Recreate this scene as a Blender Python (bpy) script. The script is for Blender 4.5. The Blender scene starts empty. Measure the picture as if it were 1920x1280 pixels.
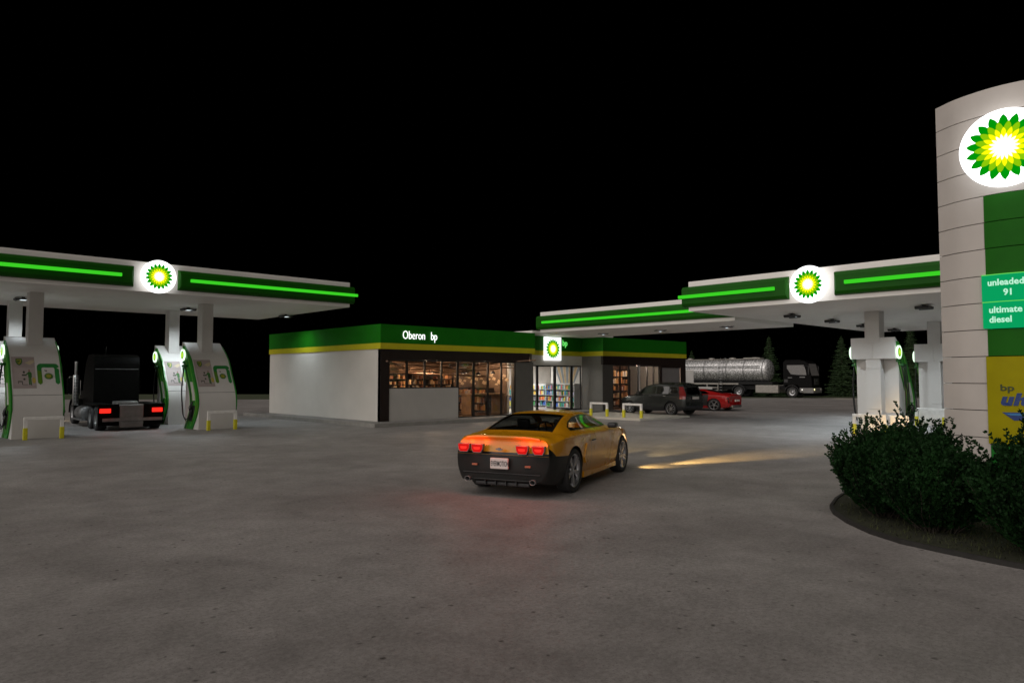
import bpy, bmesh, math, random
from mathutils import Vector, Matrix
random.seed(7)
S = bpy.context.scene
COL = S.collection
PI = math.pi
R = math.radians

# ------------------------------------------------------------------ helpers
def tag(o, label=None, cat=None, group=None, kind=None):
    if label: o['label'] = label
    if cat: o['category'] = cat
    if group: o['group'] = group
    if kind: o['kind'] = kind
    return o

def empty(name, loc=(0, 0, 0), rz=0.0, parent=None):
    o = bpy.data.objects.new(name, None)
    COL.objects.link(o)
    o.location = loc; o.rotation_euler = (0, 0, rz); o.empty_display_size = .2
    if parent: o.parent = parent
    return o

def copy_tree(o, parent=None):
    c = o.copy(); COL.objects.link(c)
    if parent is not None: c.parent = parent
    for ch in [x for x in list(bpy.data.objects) if x.parent == o]:
        copy_tree(ch, c)
    return c

class MB:
    def __init__(s):
        s.v = []; s.f = []; s.M = Matrix.Identity(4); s.sm = []
    def add(s, vs, fs, smooth=False):
        b = len(s.v)
        s.v += [tuple(s.M @ Vector(p)) for p in vs]
        flip = s.M.to_3x3().determinant() < 0
        for f in fs:
            f = [b + i for i in f]
            if flip: f.reverse()
            s.f.append(f); s.sm.append(smooth)
        return s
    def box(s, x0, x1, y0, y1, z0, z1, b=0.0):
        if b <= 0:
            v = [(x0,y0,z0),(x1,y0,z0),(x1,y1,z0),(x0,y1,z0),(x0,y0,z1),(x1,y0,z1),(x1,y1,z1),(x0,y1,z1)]
            return s.add(v, [(3,2,1,0),(4,5,6,7),(0,1,5,4),(1,2,6,5),(2,3,7,6),(3,0,4,7)])
        bm = bmesh.new()
        bmesh.ops.create_cube(bm, size=1)
        for q in bm.verts:
            q.co = Vector(((x0+x1)/2 + q.co.x*(x1-x0), (y0+y1)/2 + q.co.y*(y1-y0), (z0+z1)/2 + q.co.z*(z1-z0)))
        bmesh.ops.bevel(bm, geom=bm.edges[:], offset=b, segments=2, profile=.5, affect='EDGES')
        return s.bm(bm)
    def bm(s, bm, smooth=False):
        bm.verts.index_update()
        s.add([tuple(q.co) for q in bm.verts], [[q.index for q in f.verts] for f in bm.faces], smooth)
        bm.free(); return s
    def tube(s, pts, r, n=8, cap=True, smooth=True):
        pts = [Vector(p) for p in pts]; m = len(pts)
        rs = r if isinstance(r, (list, tuple)) else [r]*m
        vs = []; up = Vector((0, 0, 1))
        for i, p in enumerate(pts):
            d = (pts[min(i+1, m-1)] - pts[max(i-1, 0)]).normalized()
            a = up.cross(d)
            if a.length < .05: a = Vector((1, 0, 0)).cross(d)
            a.normalize(); b = d.cross(a)
            for k in range(n):
                t = 2*PI*k/n
                vs.append(tuple(p + (a*math.cos(t) + b*math.sin(t))*rs[i]))
        fs = []
        for i in range(m-1):
            for k in range(n):
                fs.append((i*n+k, i*n+(k+1) % n, (i+1)*n+(k+1) % n, (i+1)*n+k))
        s.add(vs, fs, smooth)
        if cap:
            s.add(vs[:n], [tuple(range(n))[::-1]]); s.add(vs[-n:], [tuple(range(n))])
        return s
    def lathe(s, prof, n=32, axis='z', smooth=True, M=None):
        """prof: list (r, h) revolved about the axis"""
        vs = []
        for (r, h) in prof:
            for k in range(n):
                t = 2*PI*k/n; c, q = r*math.cos(t), r*math.sin(t)
                vs.append({'z': (c, q, h), 'y': (q, h, c), 'x': (h, c, q)}[axis])
        fs = []
        for i in range(len(prof)-1):
            for k in range(n):
                fs.append((i*n+k, i*n+(k+1) % n, (i+1)*n+(k+1) % n, (i+1)*n+k))
        return s.add(vs, fs, smooth)
    def prism(s, poly, d0, d1, axis='y', smooth=False):
        """poly 2-D; axis y: (x,z) extruded in y; axis z: (x,y) ; axis x: (y,z)"""
        n = len(poly)
        def P(a, b, d):
            return {'y': (a, d, b), 'z': (a, b, d), 'x': (d, a, b)}[axis]
        v = [P(a, b, d0) for a, b in poly] + [P(a, b, d1) for a, b in poly]
        f = [tuple(range(n)), tuple(range(2*n-1, n-1, -1))]
        s.add(v, f)
        return s.add(v, [(i, n+i, n+(i+1) % n, (i+1) % n) for i in range(n)], smooth)
    def build(s, name, mat, parent=None, recalc=True, smooth_angle=None):
        me = bpy.data.meshes.new(name)
        me.from_pydata(s.v, [], s.f)
        me.polygons.foreach_set('use_smooth', s.sm)
        bm = bmesh.new(); bm.from_mesh(me)
        bmesh.ops.remove_doubles(bm, verts=bm.verts[:], dist=1e-5)
        if recalc: bmesh.ops.recalc_face_normals(bm, faces=bm.faces[:])
        if smooth_angle:
            for f in bm.faces: f.smooth = True
            for e in bm.edges:
                if len(e.link_faces) == 2 and e.calc_face_angle(0) > R(smooth_angle): e.smooth = False
        bm.to_mesh(me); bm.free()
        if mat: me.materials.append(mat)
        o = bpy.data.objects.new(name, me); COL.objects.link(o)
        if parent: o.parent = parent
        return o

def frame(o, xd, yd, zd):
    """matrix with the given local axes and origin"""
    M = Matrix.Identity(4)
    for i, a in enumerate((xd, yd, zd)):
        for j in range(3): M[j][i] = a[j]
    M[0][3], M[1][3], M[2][3] = o
    return M
# wall frames: local x to the viewer's right, local y = up, local z = out of the wall
def face_mY(x, y, z): return frame((x, y, z), (1, 0, 0), (0, 0, 1), (0, -1, 0))
def face_mX(x, y, z): return frame((x, y, z), (0, -1, 0), (0, 0, 1), (-1, 0, 0))

def text_data(txt, size, align='LEFT', bold=0.0, depth=.01, space=1.0):
    cu = bpy.data.curves.new('txt', 'FONT')
    cu.body = txt; cu.size = size; cu.align_x = align; cu.extrude = depth/2
    cu.offset = bold; cu.space_character = space; cu.resolution_u = 3
    ob = bpy.data.objects.new('txt', cu); COL.objects.link(ob)
    dg = bpy.context.evaluated_depsgraph_get()
    ev = ob.evaluated_get(dg); me = ev.to_mesh()
    v = [tuple(q.co) for q in me.vertices]; f = [tuple(p.vertices) for p in me.polygons]
    ev.to_mesh_clear()
    bpy.data.objects.remove(ob); bpy.data.curves.remove(cu)
    return v, f
def text_obj(txt, size, M, mat, parent, name='lettering', sx=1.0, mapf=None, **k):
    v, f = text_data(txt, size, **k)
    mb = MB()
    if mapf: mb.add([mapf(p[0]*sx, p[1], p[2]) for p in v], f)
    else:
        mb.M = M; mb.add([(p[0]*sx, p[1], p[2]) for p in v], f)
    return mb.build(name, mat, parent)

# ------------------------------------------------------------------ materials
def lin(c):
    if isinstance(c, (int, float)): c = (c, c, c)
    return tuple((x/255/12.92 if x/255 <= .04045 else ((x/255+.055)/1.055)**2.4) for x in c)
MATS = {}
def mat(name, col, rough=.5, metal=0.0, var=.08, scale=3.0, bump=0.0, bscale=40.0, coat=0.0, spec=.5, dark_fleck=None, emis=None, estr=0.0):
    m = bpy.data.materials.new(name); m.use_nodes = True
    nt = m.node_tree; b = nt.nodes['Principled BSDF']
    b.inputs['Roughness'].default_value = rough
    b.inputs['Metallic'].default_value = metal
    b.inputs['Coat Weight'].default_value = coat
    b.inputs['Coat Roughness'].default_value = .03
    b.inputs['Specular IOR Level'].default_value = spec
    if emis:
        b.inputs['Emission Color'].default_value = (*emis, 1); b.inputs['Emission Strength'].default_value = estr
    tc = nt.nodes.new('ShaderNodeTexCoord')
    nz = nt.nodes.new('ShaderNodeTexNoise'); nz.inputs['Scale'].default_value = scale
    nz.inputs['Detail'].default_value = 6; nz.inputs['Roughness'].default_value = .6
    nt.links.new(tc.outputs['Object'], nz.inputs['Vector'])
    rp = nt.nodes.new('ShaderNodeValToRGB')
    rp.color_ramp.elements[0].position = .3; rp.color_ramp.elements[1].position = .7
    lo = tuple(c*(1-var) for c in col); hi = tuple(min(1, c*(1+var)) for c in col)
    if dark_fleck: lo = dark_fleck
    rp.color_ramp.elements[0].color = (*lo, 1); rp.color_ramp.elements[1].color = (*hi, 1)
    nt.links.new(nz.outputs['Fac'], rp.inputs['Fac'])
    nt.links.new(rp.outputs['Color'], b.inputs['Base Color'])
    mr = nt.nodes.new('ShaderNodeMapRange')
    mr.inputs['To Min'].default_value = max(0.0, rough-.06); mr.inputs['To Max'].default_value = min(1, rough+.08)
    nt.links.new(nz.outputs['Fac'], mr.inputs['Value']); nt.links.new(mr.outputs['Result'], b.inputs['Roughness'])
    if bump > 0:
        n2 = nt.nodes.new('ShaderNodeTexNoise'); n2.inputs['Scale'].default_value = bscale; n2.inputs['Detail'].default_value = 4
        nt.links.new(tc.outputs['Object'], n2.inputs['Vector'])
        bp = nt.nodes.new('ShaderNodeBump'); bp.inputs['Strength'].default_value = bump; bp.inputs['Distance'].default_value = .02
        nt.links.new(n2.outputs['Fac'], bp.inputs['Height']); nt.links.new(bp.outputs['Normal'], b.inputs['Normal'])
    return m
def emit(name, col, strength=1.0):
    m = bpy.data.materials.new(name); m.use_nodes = True
    nt = m.node_tree; nt.nodes.clear()
    e = nt.nodes.new('ShaderNodeEmission'); o = nt.nodes.new('ShaderNodeOutputMaterial')
    e.inputs['Color'].default_value = (*col, 1); e.inputs['Strength'].default_value = strength
    nt.links.new(e.outputs[0], o.inputs['Surface']); return m
def glass(name, tint, refl=.10, rough=.02):
    m = bpy.data.materials.new(name); m.use_nodes = True
    nt = m.node_tree; nt.nodes.clear()
    o = nt.nodes.new('ShaderNodeOutputMaterial'); mx = nt.nodes.new('ShaderNodeMixShader')
    t = nt.nodes.new('ShaderNodeBsdfTransparent'); g = nt.nodes.new('ShaderNodeBsdfGlossy')
    fr = nt.nodes.new('ShaderNodeLayerWeight'); fr.inputs['Blend'].default_value = .35
    mr = nt.nodes.new('ShaderNodeMapRange'); mr.inputs['To Min'].default_value = refl; mr.inputs['To Max'].default_value = .85
    t.inputs['Color'].default_value = (*tint, 1); g.inputs['Roughness'].default_value = rough
    nt.links.new(fr.outputs['Facing'], mr.inputs['Value'])
    pw = nt.nodes.new('ShaderNodeMath'); pw.operation = 'POWER'; pw.inputs[1].default_value = 2.5
    nt.links.new(fr.outputs['Facing'], pw.inputs[0]); nt.links.new(pw.outputs[0], mr.inputs['Value'])
    nt.links.new(mr.outputs['Result'], mx.inputs['Fac'])
    nt.links.new(t.outputs[0], mx.inputs[1]); nt.links.new(g.outputs[0], mx.inputs[2])
    nt.links.new(mx.outputs[0], o.inputs['Surface']); return m

M_white = mat('white_panel', (.62, .60, .57), .38, var=.05, scale=1.2, bump=.03, bscale=6)
M_soffit = mat('soffit_panel', (.80, .77, .73), .5, var=.04, scale=.8)
M_wall_shaded = mat('shop_render_shaded', (.47, .45, .42), .65, var=.06, scale=1.2, bump=.05, bscale=60)  # copy of the shop render, colour darkened for the shaded front
M_wall = mat('shop_render', (.66, .63, .58), .65, var=.05, scale=.9, bump=.05, bscale=60)  # copy of the same render, colour lightened for the lit side wall
M_green = mat('fascia_green', (.010, .085, .004), .4, var=.10, scale=1.0, spec=.12)
M_green2 = mat('fascia_green_shop', (.010, .15, .006), .45, var=.08, scale=1.5, spec=.12)
M_yellow = mat('band_yellow', (.52, .47, .02), .45, var=.05, spec=.15)
M_brown = mat('brown_frame', (.018, .010, .008), .45, var=.2, spec=.3)
M_grey = mat('grey_panel', (.11, .105, .095), .5, var=.08)
M_black = mat('black_frame', (.006, .006, .006), .3, var=.2)
M_rubber = mat('tyre_rubber', (.018, .018, .018), .75, var=.25, scale=8)
M_blackp = mat('black_plastic', (.02, .02, .021), .42, var=.15, scale=5)
M_dark = mat('dark_underbody', (.006, .006, .006), .8, var=.2)
M_chrome = mat('chrome', (.55, .55, .55), .15, 1.0, var=.1)
M_alloy = mat('alloy_rim', (.42, .42, .43), .28, .9, var=.1, scale=12)
M_alloyd = mat('dull_steel', (.22, .22, .22), .45, .7, var=.2, scale=6)
M_strip = emit('light_strip', lin((60, 208, 38)), 1.0)
M_lampw = emit('lamp_white', (.85, .95, 1.0), 1.1)
M_lw = emit('logo_white', (1, 1, 1), 2.4)
M_lw2 = emit('panel_white', (1, 1, 1), 1.5)
M_lg = emit('logo_green', lin((0, 150, 10)), 1.0)
M_ll = emit('logo_lime', lin((140, 200, 10)), 1.0)
M_ly = emit('logo_yellow', lin((255, 250, 10)), 1.05)
M_lc = emit('logo_core', (1, 1, .85), 1.3)
M_letw = emit('letter_white', (1, 1, 1), 1.5)
M_letg = emit('letter_green', lin((110, 235, 110)), 1.0)
M_yplast = mat('yellow_sleeve', (.60, .55, .02), .5, var=.12, scale=9)
M_railw = mat('rail_white', (.78, .76, .72), .45, var=.1, scale=7)
M_glass = glass('shop_glass', (.82, .85, .84), .04)
M_cglass = glass('car_glass', (.50, .53, .52), .08)
M_cglass2 = glass('tinted_glass', (.10, .11, .11), .10)
M_red_l = emit('tail_red', (1.0, .02, .012), 1.6)
M_plate = mat('plate_white', (.62, .55, .52), .5, var=.08, scale=20)
M_ink = mat('plate_ink', (.01, .01, .012), .5)

# ------------------------------------------------------------------ camera, world, light
YAW = R(46.571); PITCH = R(2.82)
FW = (math.cos(YAW), math.sin(YAW)); RT = (math.sin(YAW), -math.cos(YAW))
def fu(f, u): return (f*FW[0]+u*RT[0], f*FW[1]+u*RT[1])
cam = bpy.data.cameras.new('camera'); co = bpy.data.objects.new('camera', cam); COL.objects.link(co)
co.location = (0, 0, 2.0); co.rotation_euler = (R(90)+PITCH, 0, YAW-R(90))
cam.lens = 36*1340/1920; cam.sensor_width = 36; cam.clip_end = 3000; cam.clip_start = .05
S.camera = co
S.view_settings.view_transform = 'Standard'; S.view_settings.look = 'None'
S.view_settings.gamma = 1; S.view_settings.exposure = 0
W = bpy.data.worlds.new('World'); S.world = W; W.use_nodes = True
bg = W.node_tree.nodes['Background']; bg.inputs[0].default_value = (0, 0, 0, 1); bg.inputs[1].default_value = 0.0
S.cycles.max_bounces = 6; S.cycles.diffuse_bounces = 3; S.cycles.transparent_max_bounces = 12
S.cycles.sample_clamp_indirect = 3
S.cycles.use_light_tree = True
def sun(name, az, elev, strength, ang, col):
    l = bpy.data.lights.new(name, 'SUN'); l.energy = strength; l.angle = R(ang); l.color = col
    o = bpy.data.objects.new(name, l); COL.objects.link(o)
    d = Vector((math.cos(R(az))*math.cos(R(elev)), math.sin(R(az))*math.cos(R(elev)), math.sin(R(elev))))
    o.rotation_euler = d.to_track_quat('Z', 'Y').to_euler(); return o
# broad glow of the night sky, from the left and above, brownish
sun('night_sky_glow', 184, 36, 2.35, 92, (1.0, .925, .87))
def lamp(name, kind, loc, power, col=(1, 1, 1), size=.2, aim=None, spot=60, blend=.5, parent=None):
    l = bpy.data.lights.new(name, kind); l.energy = power; l.color = col
    if kind == 'AREA': l.size = size
    else: l.shadow_soft_size = size
    if kind == 'SPOT': l.spot_size = R(spot); l.spot_blend = blend
    o = bpy.data.objects.new(name, l); COL.objects.link(o)
    if parent: o.parent = parent
    o.location = loc
    if aim is not None:
        o.rotation_euler = (-Vector(aim)).to_track_quat('Z', 'Y').to_euler()
    return o

# ------------------------------------------------------------------ petals emblem (18-petal sunburst)
def petal_star(ro, ri, phase, n=18, seg=5, bulge=.12):
    """star outline with slightly convex petal edges"""
    P = []
    for k in range(n):
        a0 = phase + 2*PI*k/n
        tip = Vector((math.cos(a0)*ro, math.sin(a0)*ro))
        for sgn in (-1, 1):
            an = a0 + sgn*PI/n
            no = Vector((math.cos(an)*ri, math.sin(an)*ri))
            pts = []
            for j in range(seg):
                t = j/seg
                p = no.lerp(tip, t) if sgn < 0 else tip.lerp(no, t)
                dirv = (tip-no).normalized(); nr = Vector((-dirv.y, dirv.x))
                if nr.dot(no-Vector((math.cos(a0), math.sin(a0)))*no.length) < 0: nr = -nr
                p = p + nr*bulge*(ro-ri)*math.sin(PI*t)
                pts.append(p)
            P += pts
    return [(p.x, p.y) for p in P]
def star_mesh(mb, ro, ri, phase, z):
    pts = petal_star(ro, ri, phase)
    n = len(pts)
    mb.add([(0, 0, z)] + [(x, y, z) for x, y in pts], [(0, 1+i, 1+(i+1) % n) for i in range(n)])
def emblem(parent, M, r, name='sunburst_emblem', mats=None, dz=.003, lvl=4):
    """stacked star layers; M puts local z out of the surface"""
    ph = PI/2
    L = [(1.0, .735, 0, M_lg), (.79, .545, PI/18, M_ll), (.60, .38, 0, M_ly), (.40, .17, PI/18, M_lc)]
    if mats: L = [(a, b, c, m) for (a, b, c, _), m in zip(L, mats)]
    top = None
    for i, (a, b, c, m) in enumerate(L[:lvl]):
        mb = MB(); mb.M = M; star_mesh(mb, a*r, b*r, ph+c, dz*(i+1))
        o = mb.build(name if i == 0 else 'petal_layer', m, parent if top is None else parent, recalc=False)
        if top is None: top = o
    return top
def logo_disc(parent, M, R_, r_, depth=.10, rim=None):
    """backlit round sign: drum + emblem, as one part with its petals as sub-parts"""
    mb = MB(); mb.M = M
    n = 64
    mb.lathe([(0.0001, 0), (R_*.985, 0), (R_, .006), (R_, depth-.012), (R_*.985, depth), (.0001, depth)], n)
    d = mb.build('logo_disc', M_lw, parent)
    emblem(d, M @ Matrix.Translation((0, 0, depth)), r_)
    return d
# ------------------------------------------------------------------ ground
def concrete_mat():
    m = mat('concrete', (.2, .18, .165), .5)
    nt = m.node_tree; b = nt.nodes['Principled BSDF']
    tc = nt.nodes.new('ShaderNodeTexCoord')
    def noise(sc, det, rough=.6, dist=0.0):
        n = nt.nodes.new('ShaderNodeTexNoise'); n.inputs['Scale'].default_value = sc
        n.inputs['Detail'].default_value = det; n.inputs['Roughness'].default_value = rough
        n.inputs['Distortion'].default_value = dist
        nt.links.new(tc.outputs['Object'], n.inputs['Vector']); return n
    def ramp(n, p0, p1, c0, c1):
        r = nt.nodes.new('ShaderNodeValToRGB'); r.color_ramp.elements[0].position = p0; r.color_ramp.elements[1].position = p1
        r.color_ramp.elements[0].color = (*c0, 1); r.color_ramp.elements[1].color = (*c1, 1)
        nt.links.new(n.outputs['Fac'], r.inputs['Fac']); return r
    def mul(a, c, f=1.0):
        x = nt.nodes.new('ShaderNodeMix'); x.data_type = 'RGBA'; x.blend_type = 'MULTIPLY'
        x.inputs['Factor'].default_value = f
        nt.links.new(a.outputs[0] if a.bl_idname != 'ShaderNodeMix' else a.outputs[2], x.inputs[6])
        nt.links.new(c.outputs[0], x.inputs[7]); return x
    big = ramp(noise(.35, 5, .6, .6), .36, .64, (.190, .176, .168), (.258, .243, .232))
    mid = ramp(noise(1.7, 6, .65, .3), .30, .62, (.82, .82, .82), (1.10, 1.10, 1.10))
    fine = ramp(noise(20, 8, .78), .36, .60, (.66, .65, .64), (1.13, 1.13, 1.13))
    grit = ramp(noise(60, 4, .7), .32, .44, (.25, .24, .23), (1.04, 1.04, 1.04))
    spots = ramp(noise(4.5, 9, .82, .8), .60, .69, (1, 1, 1), (.55, .53, .52))
    vo = nt.nodes.new('ShaderNodeTexVoronoi'); vo.inputs['Scale'].default_value = 5.0
    n3 = noise(14, 3); mxv = nt.nodes.new('ShaderNodeMix'); mxv.data_type = 'VECTOR'; mxv.inputs['Factor'].default_value = .06
    nt.links.new(tc.outputs['Object'], mxv.inputs[4]); nt.links.new(n3.outputs['Color'], mxv.inputs[5]); nt.links.new(mxv.outputs[1], vo.inputs['Vector'])
    specks = nt.nodes.new('ShaderNodeValToRGB'); specks.color_ramp.elements[0].position = .05; specks.color_ramp.elements[1].position = .13
    specks.color_ramp.elements[0].color = (.28, .27, .26, 1); specks.color_ramp.elements[1].color = (1, 1, 1, 1)
    nt.links.new(vo.outputs['Distance'], specks.inputs['Fac'])
    c = mul(mul(mul(mul(mul(big, mid), fine, .9), grit, .85), spots), specks)
    nt.links.new(c.outputs[2], b.inputs['Base Color'])
    mr = nt.nodes.new('ShaderNodeMapRange'); mr.inputs['To Min'].default_value = .48; mr.inputs['To Max'].default_value = .72
    nn = noise(.8, 5); nt.links.new(nn.outputs['Fac'], mr.inputs['Value']); nt.links.new(mr.outputs['Result'], b.inputs['Roughness'])
    bp = nt.nodes.new('ShaderNodeBump'); bp.inputs['Strength'].default_value = .35; bp.inputs['Distance'].default_value = .006
    n2 = noise(45, 6, .7); nt.links.new(n2.outputs['Fac'], bp.inputs['Height']); nt.links.new(bp.outputs['Normal'], b.inputs['Normal'])
    return m
M_conc = concrete_mat()
M_grass = mat('grass_ground', (.030, .040, .012), .9, var=.35, scale=2.0, bump=.5, bscale=12)
M_soil = mat('bed_soil', (.018, .020, .007), .9, var=.45, scale=7, bump=.6, bscale=30)
M_kerb = mat('kerb_concrete', (.26, .25, .23), .6, var=.15, scale=4, bump=.2)
M_apron = mat('apron_concrete', (.50, .47, .40), .6, var=.08, scale=2)
M_pave = mat('pavement_concrete', (.20, .19, .18), .6, var=.2, scale=2, bump=.2)

def crest(u):      # how far off the land falls away behind the station
    t = min(1, max(0, (u+12)/30.0)); t = t*t*(3-2*t)
    return 84*(1-t) + 75*t
mb = MB()
fs_ = [-900, -400, -200, -60, 0, 30, 50, 60, 66, 70, 74, 78, 82, 86, 92, 105, 140, 220, 400, 900]
us = [-900, -500, -200, -100] + list(range(-60, 62, 6)) + [100, 200, 500, 900]
vv = []
for f in fs_:
    for u in us:
        c = crest(u); z = -.012
        if f > c: z -= (f-c)*.16
        x, y = fu(f, u); vv.append((x, y, z))
nu = len(us)
mb.add(vv, [(i*nu+j, (i+1)*nu+j, (i+1)*nu+j+1, i*nu+j+1) for i in range(len(fs_)-1) for j in range(nu-1)])
tag(mb.build('ground', M_grass), 'dark grass land reaching away behind the station', kind='structure')
mb = MB()
poly = [fu(-45, -70), fu(-45, 70), fu(66.5, 70), fu(67.5, 20), fu(65, -5), fu(63.2, -20), fu(63, -70)]
mb.prism(poly, -.10, 0, 'z')
tag(mb.build('forecourt', M_conc), 'wide worn concrete forecourt with mottled stains', kind='structure')
# planting bed
BED = [(14.5, 5.6), (12.75, 5.02), (11.82, 4.84), (11.09, 4.62), (10.67, 4.40), (10.14, 4.0), (9.68, 3.54), (9.38, 3.08), (9.24, 2.6),
       (9.13, 2.15), (9.06, 1.7), (8.96, .9), (8.98, -.4), (9.3, -2.5), (10.5, -5.5), (20, -7), (24.5, -2), (23, 3.0), (19, 5.6), (16.5, 5.9)]
mb = MB(); mb.prism(BED, 0.002, .035, 'z')
tag(mb.build('planting_bed', M_soil), kind='structure')
mb = MB()
n = len(BED)
cx = sum(p[0] for p in BED)/n; cy = sum(p[1] for p in BED)/n
def off(p, d):
    v = Vector((p[0]-cx, p[1]-cy)); v.normalize(); return (p[0]+v.x*d, p[1]+v.y*d)
o1 = [off(p, .045) for p in BED]
vs = [(x, y, 0) for x, y in o1] + [(x, y, .055) for x, y in o1] + [(x, y, .055) for x, y in BED] + [(x, y, 0) for x, y in BED]
mb.add(vs, [(a*n+i, a*n+(i+1) % n, ((a+1) % 4)*n+(i+1) % n, ((a+1) % 4)*n+i) for a in range(4) for i in range(n)])
tag(mb.build('bed_edging', mat('edging_dark', (.016, .015, .013), .8, var=.3, scale=10)), kind='structure')
# short dead grass in the bed, near the rim
rg = random.Random(3)
def inside(p, P):
    c = False; j = len(P)-1
    for i in range(len(P)):
        if (P[i][1] > p[1]) != (P[j][1] > p[1]) and p[0] < (P[j][0]-P[i][0])*(p[1]-P[i][1])/(P[j][1]-P[i][1])+P[i][0]: c = not c
        j = i
    return c
mb = MB(); k = 0
BI = [off(p, -.10) for p in BED]
while k < 9000:
    x = rg.uniform(8.9, 15); y = rg.uniform(-1.5, 5.6)
    if not inside((x, y), BI): continue
    k += 1
    h = rg.uniform(.02, .065); a = rg.uniform(0, 6.28); w = .006; l = rg.uniform(.02, .07)
    dx, dy = math.cos(a), math.sin(a)
    mb.add([(x-dy*w, y+dx*w, .034), (x+dy*w, y-dx*w, .034), (x+dx*l, y+dy*l, .034+h)], [(0, 1, 2)])
tag(mb.build('bed_grass', mat('dry_grass', (.030, .036, .009), .9, var=.4, scale=9), recalc=False), 'low dry grass covering the planting bed', 'grass', kind='stuff')

# ------------------------------------------------------------------ canopies
def fixture_mesh():
    mb = MB()
    mb.prism([(-.27, -.07), (-.20, -.10), (-.10, -.06), (.10, -.06), (.20, -.10), (.27, -.07), (.27, 0), (-.27, 0)], -.2, .2, 'y')
    mb.box(-.05, .05, -.05, .05, 0, .05)
    return mb
def add_fixture(parent, x, y, z, power, spot=120, rz=0.0, lens=True):
    mb = fixture_mesh(); mb.M = Matrix.Translation((x, y, z-.05)) @ Matrix.Rotation(rz, 4, 'Z')
    m2 = MB(); m2.M = mb.M
    v = mb.v; mb.v = [tuple(mb.M @ Vector(p)) for p in v]
    o = mb.build('lamp', M_blackp, parent)
    m2.box(-.09, .09, -.12, .12, -.070, -.0605)
    m2.build('lamp_lens', M_lampw, o)
    if power: lamp('lamp_light', 'SPOT', (x, y, z-.17), power*2.9, (.84, .94, 1.0), .12, aim=(0, 0, -1), spot=spot, blend=.9, parent=parent)
    return o

def fascia_run(parent, M, x0, x1, z0, h, strip, arc=None):
    """green band and glowing strip along one face; local x right, y up, z out"""
    g0, g1 = z0+.14, z0+h-.18
    mb = MB(); mb.M = M
    prof = [(g0, 0), (g0+.03, .10), (g0+.12, .15), (g1-.12, .15), (g1-.03, .10), (g1, 0)]
    if arc:
        cc = (g0+g1)/2
        prof = [(g0, 0), (g0+.03, .10), (g0+.12, .15)] + [(g0+.12+(g1-g0-.24)*k/8, .15) for k in range(1, 8)] + [(g1-.12, .15), (g1-.03, .10), (g1, 0)]
    vs = []; n = len(prof)
    for e, x in enumerate((x0, x1)):
        for a, b in prof:
            if arc and arc[0] == e:
                x = arc[1] + (1 if e == 0 else -1)*math.sqrt(max(0, .80**2-(a-cc)**2))
            vs.append((x, a, b))
    mb.add(vs, [(i, i+1, n+i+1, n+i) for i in range(n-1)] + [tuple(range(n)), tuple(range(2*n-1, n-1, -1))])
    mb.build('green_band', M_green, parent)
    for a, b in strip:
        mb = MB(); mb.M = M
        c = (g0+g1)/2
        mb.box(a, b, c-.055, c+.055, .14, .24, .015)
        mb.build('light_strip', M_strip, parent)

# left canopy over the first pumps: front face looks towards -Y
def canopy_left():
    root = empty('canopy', (8, 30.8, 0))
    tag(root, 'left flat station canopy with green edge over the truck', 'canopy')
    inv = Matrix.Translation((-8, -30.8, 0))
    X0, X1, Y0, Y1, Z0, H = -6.5, 15.57, 26.33, 35.2, 4.9, 1.03
    mb = MB(); mb.M = inv
    mb.box(X0, X1, Y0, Y1, Z0, Z0+H, .015)
    body = mb.build('canopy_deck', M_soffit, root)
    Fm = inv @ face_mY(0, Y0, 0)
    fascia_run(root, Fm, X0, 7.25, Z0, H, [(X0+.2, 6.84)], (1, 7.96))
    fascia_run(root, Fm, 8.72, X1+.15, Z0, H, [(9.06, X1+.25)], (0, 7.96))
    Fr = inv @ frame((X1, 0, 0), (0, 1, 0), (0, 0, 1), (1, 0, 0))
    fascia_run(root, Fr, Y0, Y1, Z0, H, [(Y0, Y1-.4)])
    # collar behind the disc
    mb = MB(); mb.M = inv @ face_mY(7.98, Y0, Z0+.515)
    mb.lathe([(.001, .15), (.40, .15), (.42, 0)], 48)
    mb.build('disc_collar', M_white, root)
    logo_disc(root, inv @ face_mY(7.98, Y0-.16, Z0+.53), .565, .455, .11)
    for x in (10.72, 4.95):
        for y in (29.2, 33.05):
            mb = MB(); mb.M = inv
            mb.box(x-.21, x+.21, y-.25, y+.27, 2.9, 4.9)
            mb.box(x-.215, x+.215, y-.255, y+.275, 3.92, 3.93)
            mb.build('column', M_white, root)
    for x, y, p in ((10.7, 31.1, 1), (4.9, 31.1, 1), (15.2, 31.4, .35), (-1, 31.1, 1)):
        add_fixture(root, x-8, y-30.8, 4.9, 160*p, rz=R(0), spot=150)
canopy_left()

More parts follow.
